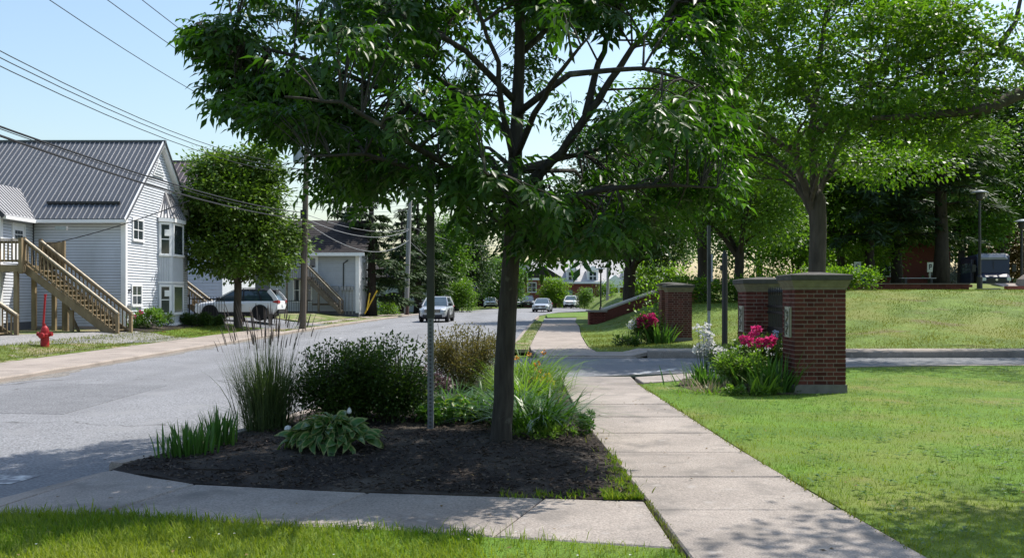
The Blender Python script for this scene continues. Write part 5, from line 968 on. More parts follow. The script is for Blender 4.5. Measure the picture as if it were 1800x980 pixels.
# ------------------------------------------------------------------ trees
def limb_tree(mb, base, zf, tr, tips, cen, rad, ztop, lean=(0, 0), flare=1.4, n=10, nstem=4, stems=None):
    """trunk with root flare, a few rising stems, and thin limbs from the nearest stem to every tip"""
    b = Vector(base); f0 = Vector((b.x + lean[0] * .5, b.y + lean[1] * .5, b.z + zf)); pts, rr = [], []
    for k, f in enumerate((0, .08, .3, .55, .8, 1)):
        p = Vector((b.x, b.y, b.z - .2)).lerp(f0, f); pts.append(p + Vector((random.uniform(-.2, .2) * tr * (0 < k < 5), random.uniform(-.2, .2) * tr * (0 < k < 5), 0))); rr.append(tr * (flare, 1.08, 1, .95, .92, .95)[k])
    pts += [f0 + Vector((0, 0, .5 * tr)), f0 + Vector((0, 0, 1.3 * tr))]; rr += [tr * .85, tr * .4]; mb.tube(pts, rr, n); sk = []
    if stems is None:
        stems = []; q0 = random.uniform(0, 6.28)
        for k in range(nstem):
            q = q0 + k * 6.28 / nstem + random.uniform(-.4, .4); o = rad * (.12 if k == 0 else random.uniform(.4, .62)); e = Vector((cen[0] + o * math.cos(q), cen[1] + o * math.sin(q), b.z + ztop * (.96 if k == 0 else random.uniform(.66, .86))))
            m = f0.lerp(e, .45) + Vector((math.cos(q) * o * .22, math.sin(q) * o * .22, -.05 * ztop * (k > 0))); st_ = f0 + Vector((0, 0, -random.uniform(0, .18) * zf)); stems.append([st_, st_.lerp(m, .5) + Vector((0, 0, .02 * ztop)), m, m.lerp(e, .5) + Vector((random.gauss(0, .04) * rad, random.gauss(0, .04) * rad, 0)), e])
    for sp in stems:
        sp = [Vector(p) for p in sp]; r0 = tr * (.72 if sp is stems[0] else random.uniform(.4, .6)); L_ = len(sp); mb.tube(sp, [r0 * (1 - .85 * i / (L_ - 1)) for i in range(L_)], 8, cap=False)
        for i in range(L_ - 1):
            for t_ in range(5): sk.append((sp[i].lerp(sp[i + 1], t_ / 5), r0 * (1 - .85 * (i + t_ / 5) / (L_ - 1))))
    A_ = np.array([p for p, _ in sk])
    for tp in tips:
        tp = Vector(tp); d2 = ((A_ - np.array(tp)) ** 2 * np.array([1, 1, 1])).sum(1) + np.where(A_[:, 2] > tp.z - .15 * rad, (.5 * rad) ** 2, 0); i = int(np.argmin(d2)); s, rs = sk[i]; r0 = min(rs * .6, tr * .3); dl = (tp - s).length
        m = s.lerp(tp, .5) + Vector((random.gauss(0, .08) * dl, random.gauss(0, .08) * dl, .1 * dl)); mb.tube([s, s.lerp(m, .5) + Vector((0, 0, .03 * dl)), m, m.lerp(tp, .5), tp], [r0, r0 * .8, r0 * .6, r0 * .4, r0 * .12], 5, cap=False)
        for _ in range(2):
            a = m.lerp(tp, random.uniform(0, .7)); e = a + Vector((random.gauss(0, 1), random.gauss(0, 1), random.uniform(-.2, .9))).normalized() * dl * .4; mb.tube([a, a.lerp(e, .5) + Vector((0, 0, .05)), e], [r0 * .3, r0 * .2, r0 * .06], 4, cap=False)
def crown(blobs, nclump, per, Lf, Wf, sig=.35, droop=.25, fold=True, flat=.6):
    """leaves in clumps spread over the shells of several lobes"""
    vol = np.array([max(b[3] * b[4], b[3] * b[5]) for b in blobs]); cnt = np.maximum(3, (nclump * vol / vol.sum()).astype(int)); Cs, Ds = [], []
    for b, k in zip(blobs, cnt):
        d = norm(RNG.normal(0, 1, (k, 3))); r = RNG.uniform(0, 1, (k, 1)) ** .45; c0_ = np.array(b[:3]); ax = np.array(b[3:6])
        cc = c0_ + d * ax * (.35 + .65 * r); s_ = RNG.uniform(.6, 1.35, k) * sig
        m = RNG.poisson(per, k) + 3; rep = np.repeat(np.arange(k), m)
        off = RNG.normal(0, 1, (len(rep), 3)) * s_[rep][:, None] * np.array([1, 1, flat]); p = cc[rep] + off
        out = norm((p - c0_) / ax); dd = norm(off) * .7 + out * .6 + RNG.normal(0, .45, p.shape); dd[:, 2] -= droop; Cs.append(p); Ds.append(dd)
    C = np.concatenate(Cs); D = np.concatenate(Ds); n = len(C)
    N = np.stack([RNG.normal(0, .45, n), RNG.normal(0, .45, n), np.ones(n)], 1)
    return kites(C, D, N, Lf * RNG.uniform(.65, 1.25, n), Wf * RNG.uniform(.7, 1.2, n))
def tree(name, label, x, y, hgt, rad, z0, tr, leaf, bk, nl, Lf, zf=None, lean=(0, 0), lobes=9, sig=.5, seed=None, group=None, per=26, squash=1.0, shift=(0, 0), lo=None, droop=.25, flat=.6, core=.5, stems=None, skip=None):
    if seed is not None:
        global RNG
        random.seed(seed); RNG = np.random.default_rng(seed)
    b = h1(x, y); zf = zf or max(.35, z0 * 1.05); t = thing(name, label, "tree", (x, y, b), group); lobes = int(lobes * 2)
    cz = b + (z0 + hgt) / 2; hz = (hgt - z0) / 2; cx, cy = x + lean[0] + shift[0], y + lean[1] + shift[1]; bl = []
    if core: bl.append((cx, cy, cz, rad * core, rad * core, hz * core))
    for k in range(lobes):
        u = (k + .5) / lobes; zz = 1.72 * u - .86; q = k * 2.4 + random.uniform(-.5, .5); rr = math.sqrt(max(.05, 1 - abs(zz) ** (1.5 if zz > 0 else 3))) * random.uniform(.45, .92) ** .6; s_ = rad * random.uniform(.2, .36)
        bl.append((cx + (rad - s_ * .6) * rr * math.cos(q), cy + (rad - s_ * .6) * rr * math.sin(q), cz + hz * zz * random.uniform(.9, 1.05), s_ * random.uniform(.9, 1.25), s_, s_ * random.uniform(.4, .62) * squash))
    if skip: bl = [q for q in bl if not (skip(q) and random.random() < .8)]
    if lo: bl += lo
    mb = MB(); limb_tree(mb, (x, y, b), zf, tr, [(q[0], q[1], q[2]) for q in bl[1:]], (cx, cy), rad, hgt, lean, stems=stems); part("trunk", mb, bk, t, smooth=True)
    V, F = crown(bl, max(6, nl // per), per, Lf, Lf * .62, sig, droop, flat=flat)
    fast("crown", V, F, leaf, t, tint=tints(len(V) // 4, 4), kind="stuff"); return t
lf_maple = LEAF("maple_leaf", (.04, .095, .012), (.115, .18, .024), tw=.28)
lf_mid = LEAF("mid_leaf", (.04, .1, .014), (.12, .2, .03), tw=.42)
lf_light = LEAF("light_leaf", (.035, .095, .01), (.15, .235, .028), (1.9, 2.1, .6), .45)
lf_dark = LEAF("dark_leaf", (.02, .05, .012), (.055, .1, .02), tw=.25)
lf_pine = LEAF("pine_needle", (.022, .05, .016), (.055, .095, .028), (1.2, 1.3, .7), .2, .6)
lf_red = LEAF("bronze_leaf", (.12, .09, .03), (.2, .14, .05), (1.3, 1.1, .7), .3)
tree("maple_tree", "round bushy maple on the grass in front of the white parked car", -13.1, 43.5, 8.7, 3.05, 2.0, .19, lf_maple, bark, 34000, .215, lobes=16, sig=.3, seed=3, per=44, zf=2.1, core=.62)
# hillside and campus trees
tree("broad_tree", "large forked tree with bright leaves on the slope behind the nearest gate pillar", 9.05, 27, 11.8, 5.3, 4.7, .265, lf_light, bark_grey, 46000, .155, zf=4.4, lobes=22, sig=.33, seed=12, per=70, squash=.75, flat=.4, core=.0, skip=lambda q: q[0] > 11.4 and q[2] > 5.9,
     stems=[[(9.0, 27, 4.2), P(1428, 230, 27), P(1440, 110, 26.8), P(1455, 0, 26.8), P(1450, -160, 27)], [(9.0, 27, 4.0), P(1395, 268, 26.5), P(1345, 235, 26), P(1290, 190, 25.5), P(1230, 120, 25)], [(9.0, 27, 4.5), P(1465, 275, 27.5), P(1500, 210, 28), P(1540, 120, 28.5), P(1590, 0, 29)], [P(1440, 200, 27), P(1390, 130, 28), P(1340, 40, 29), P(1300, -60, 29.5)], [P(1440, 230, 27), P(1490, 190, 26), P(1560, 170, 25), P(1640, 150, 24.5)], [(9.02, 27, 3.8), P(1395, 305, 27.6), P(1355, 275, 28.2), P(1310, 265, 28.8)]])
tree("limb_tree", "tree beyond the right edge reaching long bare limbs into the picture", 18.0, 24.5, 12.5, 5.6, 5.2, .38, lf_light, bark, 20000, .15, zf=4.2, lobes=14, sig=.4, seed=21, per=40, flat=.4, squash=.7, core=.0, skip=lambda q: q[0] < 15.5)
tree("shade_tree", "tree outside the right edge that shades the near pavement", 7.2, 7.2, 8.4, 2.3, 5.0, .16, lf_light, bark, 9000, .13, zf=3.4, lobes=12, sig=.35, seed=5, per=20)
tree("lawn_tree", "dark leaved forked tree above the sloping brick ramp wall", GX(1107, 60), 60, 13.5, 5.2, 3.6, .42, lf_dark, bark_dark, 26000, .27, zf=3.2, lobes=14, sig=.6, seed=31)
tree("lawn_tree", "tree with thick dark trunk left of the slim sign post, above the hedge", GX(1237, 50), 50, 13, 5.0, 4.4, .33, lf_mid, bark_dark, 24000, .24, zf=3.6, lobes=14, sig=.55, seed=32)
tree("lawn_tree", "mid green spreading tree behind the black post and second pillar", GX(1300, 46), 46, 9.6, 4.6, 3.0, .25, lf_mid, bark_dark, 24000, .2, zf=2.4, lobes=14, sig=.5, seed=33)
tree("lawn_tree", "bright tree behind the broad trunk, above the near gate pillar cap", GX(1478, 58), 58, 11, 4.2, 1.2, .25, lf_light, bark, 20000, .24, zf=2.5, lobes=13, sig=.55, seed=34)
tree("lawn_tree", "small bright tree beside the far lamp post, low behind the second pillar", GX(1395, 66), 66, 7.5, 3.6, .8, .18, lf_light, bark, 14000, .25, lobes=11, sig=.5, seed=35)
def pine(label, x, y, hgt, rad, z0, tr, seed, mat=None, name="pine_tree", dens=1.0, group=None):
    random.seed(seed); rg = np.random.default_rng(seed); b = h1(x, y); t = thing(name, label, "tree", (x, y, b), group); mb = MB()
    mb.tube([(x + random.uniform(-.05, .05), y, b - .3 + (hgt + .3) * f) for f in np.linspace(0, 1, 8)], [tr * (1.25 if f == 0 else 1) * (1 - .85 * f) + .01 for f in np.linspace(0, 1, 8)], 10)
    C, D, N = [], [], []; z = z0
    while z < hgt:
        f = (z - z0) / (hgt - z0); L_ = rad * (1 - f) ** .75 * random.uniform(.75, 1.1) + .25
        for k in range(random.randint(4, 6)):
            q = random.uniform(0, 6.28); hd = Vector((math.cos(q), math.sin(q), 0)); ll = L_ * random.uniform(.65, 1.15); s = Vector((x, y, b + z)); e = s + hd * ll + Vector((0, 0, -.12 * ll + .25 * f)); mb.tube([s, s.lerp(e, .55) + Vector((0, 0, .1 * ll)), e], [.05 + .01 * ll, .035, .012], 4, cap=False)
            m = int(34 * ll * dens); tt = rg.uniform(.12, 1.0, m) ** .8; wid = (.28 * ll) * (1.05 - tt)
            pts = np.array(s)[None, :] + (np.array(e) - np.array(s))[None, :] * tt[:, None]; pts[:, 2] += .18 * ll * tt * (1 - tt) * 2
            side = np.array([-math.sin(q), math.cos(q), 0]); sg = rg.normal(0, 1, m); pts = pts + side * (sg * wid * .7)[:, None]; pts[:, 2] -= np.abs(rg.normal(0, .12, m))
            C.append(pts); D.append(np.array(hd)[None, :] * .8 + side[None, :] * (sg * .9)[:, None] + np.stack([rg.normal(0, .3, m), rg.normal(0, .3, m), rg.normal(-.45, .35, m)], 1)); N.append(np.stack([rg.normal(0, .4, m), rg.normal(0, .4, m), np.ones(m)], 1))
        z += (.42 + .02 * hgt) * random.uniform(.8, 1.2)
    part("trunk", mb, bark_dark, t, smooth=True); C, D, N = np.concatenate(C), np.concatenate(D), np.concatenate(N)
    V, F = kites(C, D, N, rg.uniform(.35, .75, len(C)), rg.uniform(.1, .2, len(C))); fast("crown", V, F, mat or lf_pine, t, tint=np.repeat(rg.uniform(0, .65, len(C)), 4), kind="stuff"); return t
pine("tall dark pine whose trunk stands just left of the bench", GX(1577, 58), 58, 17, 4.4, 3.2, .32, 41)
pine("dark pine left of the brick back building, nearest the yellow parking sign", GX(1530, 56), 56, 15, 4.2, 3.0, .3, 42)
pine("pine with a tall straight grey trunk right of the bench", GX(1655, 56), 56, 19, 4.3, 5.0, .45, 43)
pine("dark pine with wide trunk directly left of the bus", GX(1716, 82), 82, 22, 5.5, 6.5, .85, 44)
tree("lawn_tree", "dark leafy tree behind the bus, filling the upper right", GX(1760, 84), 84, 19, 8.0, 5.5, .4, lf_dark, bark_dark, 30000, .4, lobes=15, sig=.9, seed=45)
tree("lawn_tree", "green leafy tree between the two right pines", GX(1690, 78), 78, 15, 5.0, 2.8, .3, lf_mid, bark_dark, 16000, .36, lobes=11, sig=.8, seed=46)
tree("bronze_tree", "small bronze leaved tree behind the bus", GX(1778, 88), 88, 7.2, 3.4, .8, .15, lf_red, bark, 9000, .3, lobes=9, sig=.6, seed=47)
tree("lawn_tree", "dark tree behind the rear brick building", GX(1600, 100), 100, 17, 8.5, 3, .4, lf_dark, bark_dark, 22000, .5, lobes=13, sig=1.0, seed=48)
tree("lawn_tree", "dark tree far back between the broad trunk and the pines", GX(1500, 82), 82, 11, 5, 1.2, .3, lf_mid, bark_dark, 16000, .36, lobes=11, sig=.8, seed=49)
tree("blossom_bush", "white blossoming bush in front of the half hidden white car", GX(1672, 80), 80, 2.2, 1.8, .1, .06, LEAF("pale_blossom", (.3, .34, .24), (.6, .62, .55), (1, 1, 1), .2), bark, 2500, .2, lobes=6, sig=.35, seed=50)
# trees along the left of the road
pine("dark pine behind the yellow guy wire guards", -11.35, 73.5, 13.5, 3.4, 1.5, .42, 61, dens=1.25)
pine("dark pine rising behind the grey house roof", GX(612, 86), 86, 15, 3.8, 2.5, .35, 62)
pine("dark pine right of the pale utility pole", GX(735, 92), 92, 12.5, 4.2, 2.6, .4, 63, dens=1.2)
pine("young pine close behind the pale utility pole", GX(706, 84), 84, 9.5, 2.8, 1.8, .3, 64, dens=1.2)
tree("street_tree", "dark spreading tree overhanging the far pavement above the silver car", GX(800, 108), 108, 9.6, 4.8, 2.4, .4, lf_dark, bark_dark, 20000, .33, lobes=13, sig=.7, seed=65)
tree("street_tree", "mid green tree behind the grey house, seen between pole and leaves", GX(770, 100), 100, 10.5, 3.6, 1.5, .3, lf_mid, bark_dark, 14000, .33, lobes=11, sig=.7, seed=66)
tree("street_tree", "rounded dark tree in front of the pale far block", GX(880, 125), 125, 6.6, 3.4, 1.2, .25, lf_mid, bark_dark, 12000, .3, lobes=11, sig=.6, seed=67)
tree("street_tree", "small bright tree behind the grey sedan on the bend", GX(976, 128), 128, 4.2, 1.9, .4, .1, lf_light, bark, 6000, .25, lobes=9, sig=.4, seed=68)
tree("round_bush", "rounded green bush before the brick building's porch", GX(1027, 118), 118, 2.6, 1.0, .0, .06, lf_mid, bark, 3500, .17, lobes=7, sig=.3, seed=69)
tree("round_bush", "pale yellowish shrub beside the porch columns", GX(1066, 116), 116, 2.0, 1.1, .0, .05, lf_light, bark, 2500, .17, lobes=7, sig=.3, seed=70)
tree("round_bush", "bright bush at the kerb right of the silver car", GX(812, 96), 96, 3.2, 1.4, .1, .06, lf_light, bark, 4000, .2, lobes=7, sig=.35, seed=71)
tree("round_bush", "small bright bush under the pine by the far pavement", GX(682, 79), 79, 1.6, 1.0, .0, .05, lf_light, bark, 1800, .17, lobes=6, sig=.25, seed=72)
tree("campus_tree", "bright small tree behind the ramp wall, right of the dark forked trunk", GX(1150, 66), 66, 4.0, 2.6, .2, .1, lf_light, bark, 9000, .2, lobes=9, sig=.4, seed=73)
tree("campus_tree", "tall hazy tree in the distance right of the ramp wall", GX(1175, 105), 105, 12, 4.6, 2.5, .3, lf_mid, bark_dark, 12000, .38, lobes=11, sig=.8, seed=74)
tree("campus_tree", "tall dark tree far beyond the third gate pillar", GX(1335, 90), 90, 13, 6.2, 2.2, .35, lf_mid, bark_dark, 18000, .38, lobes=13, sig=.8, seed=75)
tree("campus_tree", "broad tree above the brick building, mostly behind the near leaves", GX(1040, 165), 165, 15, 8.0, 3, .4, lf_mid, bark_dark, 16000, .6, lobes=13, sig=1.2, seed=76)
# hedge along the top of the lawn
random.seed(80); RNG = np.random.default_rng(80)
hd = thing("hedge", "loose green hedge along the top of the lawn behind the posts", "hedge", (9.5, 44, 1.2)); bl = [(7.6 + k * .85, 44.2 + .2 * math.sin(k * 2.1), h1(7.6 + k * .85, 44.2) + .55, .75, .6, .62 + .08 * math.sin(k)) for k in range(12)]
V, F = crown(bl, 420, 26, .15, .09, .22, -.1); fast("foliage", V, F, lf_light, hd, tint=tints(len(V) // 4, 4, 0, .8), kind="stuff")
# far wooded skyline
n = 9000; px = RNG.uniform(-420, 520, n); hh = 7 + 3 * np.sin(px * .03) + 2 * np.sin(px * .11 + 1) + 1.2 * np.sin(px * .37)
C = np.stack([px, 420 + RNG.uniform(-15, 15, n), RNG.uniform(0, 1, n) ** .8 * hh], 1); V, F = kites(C, RNG.normal(0, 1, (n, 3)), RNG.normal(0, 1, (n, 3)), RNG.uniform(2.5, 5, n), RNG.uniform(2, 4, n))
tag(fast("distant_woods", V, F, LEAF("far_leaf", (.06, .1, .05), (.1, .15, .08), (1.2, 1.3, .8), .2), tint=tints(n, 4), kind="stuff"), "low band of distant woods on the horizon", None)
# extra limbs of the tree at the right edge
lt = [o for o in COL.objects if o.name == "limb_tree"][0]
mb = MB()
def limb(pts, r0, r1): mb.tube(pts, list(np.linspace(r0, r1, len(pts))), 8, cap=False)
Yl = 24.0
limb([(18, 24.5, 4.0), P(1850, 150, Yl), P(1790, 165, Yl), P(1740, 190, Yl - .2), P(1680, 198, Yl - .3), P(1600, 205, Yl - .6), P(1530, 208, Yl - .9)], .24, .05); limb([P(1740, 190, Yl), P(1700, 215, Yl), P(1665, 240, Yl + .2), P(1640, 262, Yl + .3)], .09, .02)
limb([(18, 24.5, 5.5), P(1830, 130, Yl + .5), P(1790, 100, Yl + .5), P(1740, 75, Yl + .3), P(1690, 45, Yl), P(1645, 28, Yl - .2)], .17, .05); limb([P(1755, 82, Yl), P(1785, 40, Yl), P(1800, -30, Yl)], .09, .04); limb([P(1790, 100, Yl), P(1730, 95, Yl), P(1700, 130, Yl)], .06, .02)
limb([P(1760, 160, Yl), P(1700, 160, Yl), P(1650, 168, Yl)], .09, .02)
part("limb", mb, bark, lt, smooth=True)
bl = [(*P(px, py, Yl - .4 + dy), r_, r_, r_ * .45) for px, py, dy, r_ in ((1560, 200, 0, .9), (1620, 190, .5, .9), (1660, 250, 0, .7), (1700, 150, -.6, .9), (1650, 40, 0, 1.0), (1580, 30, .5, 1.1), (1700, 90, .5, .8), (1760, 60, 0, .9), (1690, 230, .6, .8), (1770, 120, -.4, .7), (1620, 110, .6, .9), (1530, 150, 1, 1.0))]
V, F = crown(bl, 240, 30, .15, .085, .3, .2, flat=.4); fast("foliage", V, F, lf_light, lt, tint=tints(len(V) // 4, 4), kind="stuff")

# ------------------------------------------------------------------ the near tree with compound leaves
def PN(px, py, Y): return P(px, py, Y - .5)
random.seed(101); RNG = np.random.default_rng(101)
nt_ = thing("near_tree", "dark near tree with long compound leaves standing in the mulch bed", "tree", (-.125, 9.5, .05))
bark_near = M("near_bark", (.03, .026, .022), .95, .4, 22, bump=1.0, bscale=40, stretch=(1, 1, .16), col2=(.06, .054, .045)); add_mix(bark_near, (.15, .15, .12), 5, .6, .75, 6)
sk = []
def skel(pts, r0, r1): sk.append(([Vector(p) for p in pts], r0, r1))
skel([(-.12, 9.5, -.05), PN(882, 750, 10), PN(889, 600, 10), PN(898, 450, 10), PN(904, 330, 10), PN(909, 200, 10), PN(914, 80, 10), (.1, 9.5, 5.4), (.14, 9.6, 6.3), (.1, 9.7, 7.1)], .13, .02)
skel([PN(903, 345, 10), PN(945, 310, 9.9), PN(988, 270, 9.7), PN(1035, 195, 9.5), PN(1075, 140, 9.4), PN(1110, 85, 9.3), PN(1165, 35, 9.2), PN(1240, -60, 9)], .062, .015)
skel([PN(1030, 202, 9.5), PN(1047, 130, 9.6), PN(1065, 70, 9.8), PN(1092, 0, 10), PN(1110, -150, 10.2)], .042, .012); skel([PN(914, 95, 10), PN(960, 55, 10.2), PN(1000, 20, 10.4), PN(1060, -80, 10.8)], .04, .01)
skel([PN(903, 335, 10), PN(860, 280, 10.3), PN(780, 230, 10.4), PN(690, 165, 10.2), PN(560, 110, 10), PN(430, 75, 9.8), PN(352, 45, 9.7)], .055, .008); skel([PN(905, 290, 10), PN(885, 200, 9.7), PN(872, 110, 9.4), PN(850, 40, 9.2), PN(800, -80, 9)], .04, .01)
skel([PN(901, 400, 10), PN(830, 355, 9.5), PN(740, 300, 9), PN(640, 270, 8.7), PN(550, 275, 8.5)], .045, .008); skel([PN(906, 250, 10), PN(840, 180, 10.8), PN(740, 120, 11.2), PN(600, 60, 11.5), PN(480, 30, 11.5)], .045, .008)
skel([PN(902, 390, 10), PN(980, 350, 9.4), PN(1080, 330, 9), PN(1180, 325, 8.8), PN(1260, 330, 8.7)], .045, .008); skel([PN(905, 300, 10), PN(980, 280, 10.6), PN(1100, 250, 11.2), PN(1210, 230, 11.6)], .045, .008)
skel([PN(904, 360, 10), PN(880, 340, 9), PN(860, 310, 8), PN(850, 300, 7.4)], .04, .008); skel([PN(901, 420, 10), PN(930, 400, 10.8), PN(985, 410, 11.8)], .04, .008); skel([PN(905, 280, 10), PN(940, 200, 9), PN(990, 120, 8), PN(1040, 60, 7.4)], .04, .008)
skel([PN(904, 320, 10), PN(800, 300, 9), PN(700, 240, 8.2), PN(600, 180, 7.8), PN(500, 170, 7.6)], .04, .008); skel([PN(908, 180, 10), PN(820, 90, 9.5), PN(700, 20, 9), PN(600, -40, 8.6)], .04, .008); skel([PN(905, 300, 10), PN(1010, 300, 11.5), PN(1060, 350, 12.2)], .035, .008); skel([PN(905, 300, 10), PN(860, 260, 11.4), PN(780, 250, 12.4)], .035, .008)
skel([PN(909, 200, 10), PN(1000, 130, 8.7), PN(1130, 120, 8.2), PN(1230, 150, 8)], .04, .008)
mb = MB()
SKP, SKR = [], []
for pts, r0, r1 in sk:
    fine = []
    for i in range(len(pts) - 1):
        for k in range(3): fine.append(pts[i].lerp(pts[i + 1], k / 3) + (Vector((random.gauss(0, .012 if r0 < .1 else .004), random.gauss(0, .012 if r0 < .1 else .004), 0)) if i else Vector()))
    fine.append(pts[-1]); rr = list(np.linspace(r0, r1, len(fine)))
    if r0 > .1: rr = [(.15, .128, .115, .11, .107, .104)[i] if i < 6 else np.interp(i, [6, len(fine) - 1], [.102, .02]) for i in range(len(fine))]
    mb.tube(fine, rr, 10 if r0 > .1 else 7)
    for i, p in enumerate(fine[4:] if r0 < .1 else fine[13:]): SKP.append(p); SKR.append(rr[min(len(rr) - 1, i + 4)])
SKA = np.array(SKP)
poly = np.array([(312, 22), (330, 75), (372, 120), (362, 165), (385, 215), (440, 222), (500, 268), (550, 245), (572, 275), (515, 290), (530, 340), (600, 355), (650, 355), (700, 330), (745, 350), (785, 400), (850, 450), (905, 470), (1000, 475), (1070, 470), (1110, 420), (1185, 440), (1196, 372), (1290, 365), (1306, 250), (1285, 100), (1310, -60), (1290, -260), (1180, -430), (950, -520), (740, -450), (560, -280), (410, -100)], float)
def inpoly(px, py):
    c_ = False; j = len(poly) - 1
    for i in range(len(poly)):
        (xi, yi), (xj, yj) = poly[i], poly[j]
        if (yi > py) != (yj > py) and px < (xj - xi) * (py - yi) / (yj - yi) + xi: c_ = not c_
        j = i
    return c_
def edge_d(px, py):
    a = poly; b = np.roll(poly, -1, 0); ab = b - a; ap = np.array([px, py]) - a; tt = np.clip((ap * ab).sum(1) / (ab ** 2).sum(1), 0, 1); return float(np.sqrt(((ap - ab * tt[:, None]) ** 2).sum(1)).min())
# open gaps of the crown (in metres at the trunk's distance), places where no twig grows
gaps = [(868, 92, 36), (985, 120, 40), (1040, 100, 30), (1145, 112, 30), (945, 165, 28), (975, 215, 26), (1010, 300, 16), (860, 425, 26), (790, 110, 14), (720, 140, 14), (640, 130, 18), (520, 25, 40), (470, 120, 14), (700, 245, 12), (1080, 60, 22), (600, 40, 12), (1195, 150, 18), (850, 60, 22)]
tw = []; tries = 0; spray = []; seeds = [(338, 48, 0), (352, 70, .2), (385, 118, -.2), (395, 190, 0), (400, 205, .1), (440, 150, -.3), (455, 195, .3), (520, 235, 0), (545, 225, -.2), (570, 325, .1), (620, 335, -.3), (680, 345, .2), (540, 310, 0), (430, 100, .3), (470, 60, -.3), (1250, 340, -.4), (1220, 350, 0), (1160, 415, -.3), (1130, 410, .2), (1270, 300, .1), (1050, 455, -.2), (840, 430, -.3), (600, 320, .3)] * 2
while len(tw) < 1230 and tries < 60000:
    tries += 1
    if not spray or len(spray[0]) == 0 or spray[1] <= 0: spray = [(random.uniform(300, 1310), random.uniform(-520, 500), random.uniform(-1, 1)) if not seeds else seeds.pop(), random.randint(5, 12)]
    spray[1] -= 1; px = spray[0][0] + random.gauss(0, 50); py = spray[0][1] + random.gauss(0, 17); sdep = spray[0][2] + random.gauss(0, .14)
    if not inpoly(px, py): continue
    d = edge_d(px, py)
    if d < 20: continue
    dep = min(1, d / 190) ** .55 * (np.clip(sdep, -1, 1) * 2.55 + .15); Yq = 9.5 + dep
    if any((px - a) ** 2 + (py - b) ** 2 < (r_ * 1.85 + 6) ** 2 for a, b, r_ in gaps): continue
    if py < 0: Yq = 9.5 + max(dep, -1.0) + .3
    p = Vector(((px - 900) / 168.4, Yq, 1.6 + (520 - py) / 168.4 - .12 * abs(dep) ** 1.3))
    if Yq < 9.5: p = Vector((p.x * Yq / 9.5 * .5 + p.x * .5, Yq, 1.6 + (p.z - 1.6) * (.5 + .5 * Yq / 9.5)))
    tw.append(p)
# compound leaf, three forms: rachis along x, leaflets in pairs and one at the tip
def compound(seed):
    r_ = np.random.default_rng(seed); Ln = .27 * r_.uniform(.85, 1.12); C, D, N, L_, W_ = [], [], [], [], []
    for tt in (.3, .58, .84):
        for s in (-1, 1): C.append((Ln * tt, 0, -.05 * tt ** 2)); D.append((.55 + r_.uniform(-.1, .1), s * .8, -.38 + r_.uniform(-.4, .35))); N.append((r_.normal(0, .3), s * -.25 + r_.normal(0, .25), 1)); L_.append(.115 * r_.uniform(.85, 1.15)); W_.append(.046 * r_.uniform(.85, 1.15))
    C.append((Ln, 0, -.05)); D.append((1, r_.normal(0, .2), -.5)); N.append((.4, 0, 1)); L_.append(.13); W_.append(.05)
    V, F = leaf_cards(np.array(C), np.array(D, float), np.array(N, float), np.array(L_), np.array(W_), .35)
    # rachis: thin strip of two crossed quads
    o = len(V); rv = np.array([(0, -.0025, 0), (0, .0025, 0), (Ln, .0015, -.05), (Ln, -.0015, -.05)]); V = np.concatenate([V, rv]); F = np.concatenate([F, [[o, o + 1, o + 2], [o, o + 2, o + 3]]]); return V, F
CL = [compound(s) for s in range(1, 8)]
mats = []; tb = mb
for p in tw:
    i = int(np.argmin(((SKA - np.array(p)) ** 2).sum(1) + np.where(SKA[:, 2] > p.z + .25, .25, 0))); s = SKP[i]; r0 = min(.011, SKR[i] * .7); ln = (p - s).length
    out = (p - s).normalized() if ln > .05 else Vector((random.gauss(0, 1), random.gauss(0, 1), 0)).normalized()
    m = s.lerp(p, .5) + Vector((random.gauss(0, .06), random.gauss(0, .06), .12 * ln)); e = p
    if ln > .05: tb.tube([s, s.lerp(m, .6) + Vector((0, 0, .02)), m, m.lerp(e, .6), e], [r0, r0 * .85, r0 * .7, r0 * .5, .003], 4, cap=False)
    k = random.randint(6, 9)
    for q in range(k):
        f = 1 - (q / k) * min(.75, .45 / max(ln, .2)); c_ = m.lerp(e, f) if f > .5 else m.lerp(e, .5)
        c_ = e.lerp(m, (q / k) * min(.9, .5 / max(ln * .5, .2)))
        az = math.atan2(out.y, out.x) + (random.gauss(0, .5) if q == 0 else (1 if q % 2 else -1) * random.uniform(.5, 1.5)); hd_ = Vector((math.cos(az), math.sin(az), random.gauss(-.22, .38))).normalized(); nn = Vector((random.gauss(0, .28), random.gauss(0, .28), 1)).normalized()
        sd_ = nn.cross(hd_).normalized(); nn = hd_.cross(sd_); sc_ = random.uniform(.5, 1.2) if random.random() < .4 else random.uniform(.8, 1.15)
        mats.append((Matrix(((hd_.x * sc_, sd_.x * sc_, nn.x * sc_, c_.x), (hd_.y * sc_, sd_.y * sc_, nn.y * sc_, c_.y), (hd_.z * sc_, sd_.z * sc_, nn.z * sc_, c_.z), (0, 0, 0, 1))), random.randrange(7)))
part("trunk", mb, bark_near, nt_, smooth=True)
lf_near = LEAF("near_leaf", (.012, .04, .008), (.055, .115, .015), (2.1, 2.6, .55), .36, .42, .34)
def shown(m): x, y, z = m[0].translation; return abs(x / y * 1600) < 900 and 0 < 520 - (z - 1.6) / y * 1600
order = sorted(range(len(mats)), key=lambda i: (not shown(mats[i]), mats[i][0].translation.y)); near_ids = set(order[:300]); Vs, Fs, o = [], [], 0; Ts = []
for i, (m, k) in enumerate(mats):
    if i in near_ids: continue
    V, F = CL[k]; A_ = np.array(m); Vs.append(V @ A_[:3, :3].T + A_[:3, 3]); Fs.append(F + o); o += len(V); Ts.append(np.full(len(V), random.random() ** 1.6))
fast("crown", np.concatenate(Vs), np.concatenate(Fs), lf_near, nt_, tint=np.concatenate(Ts), kind="stuff")
LM = []
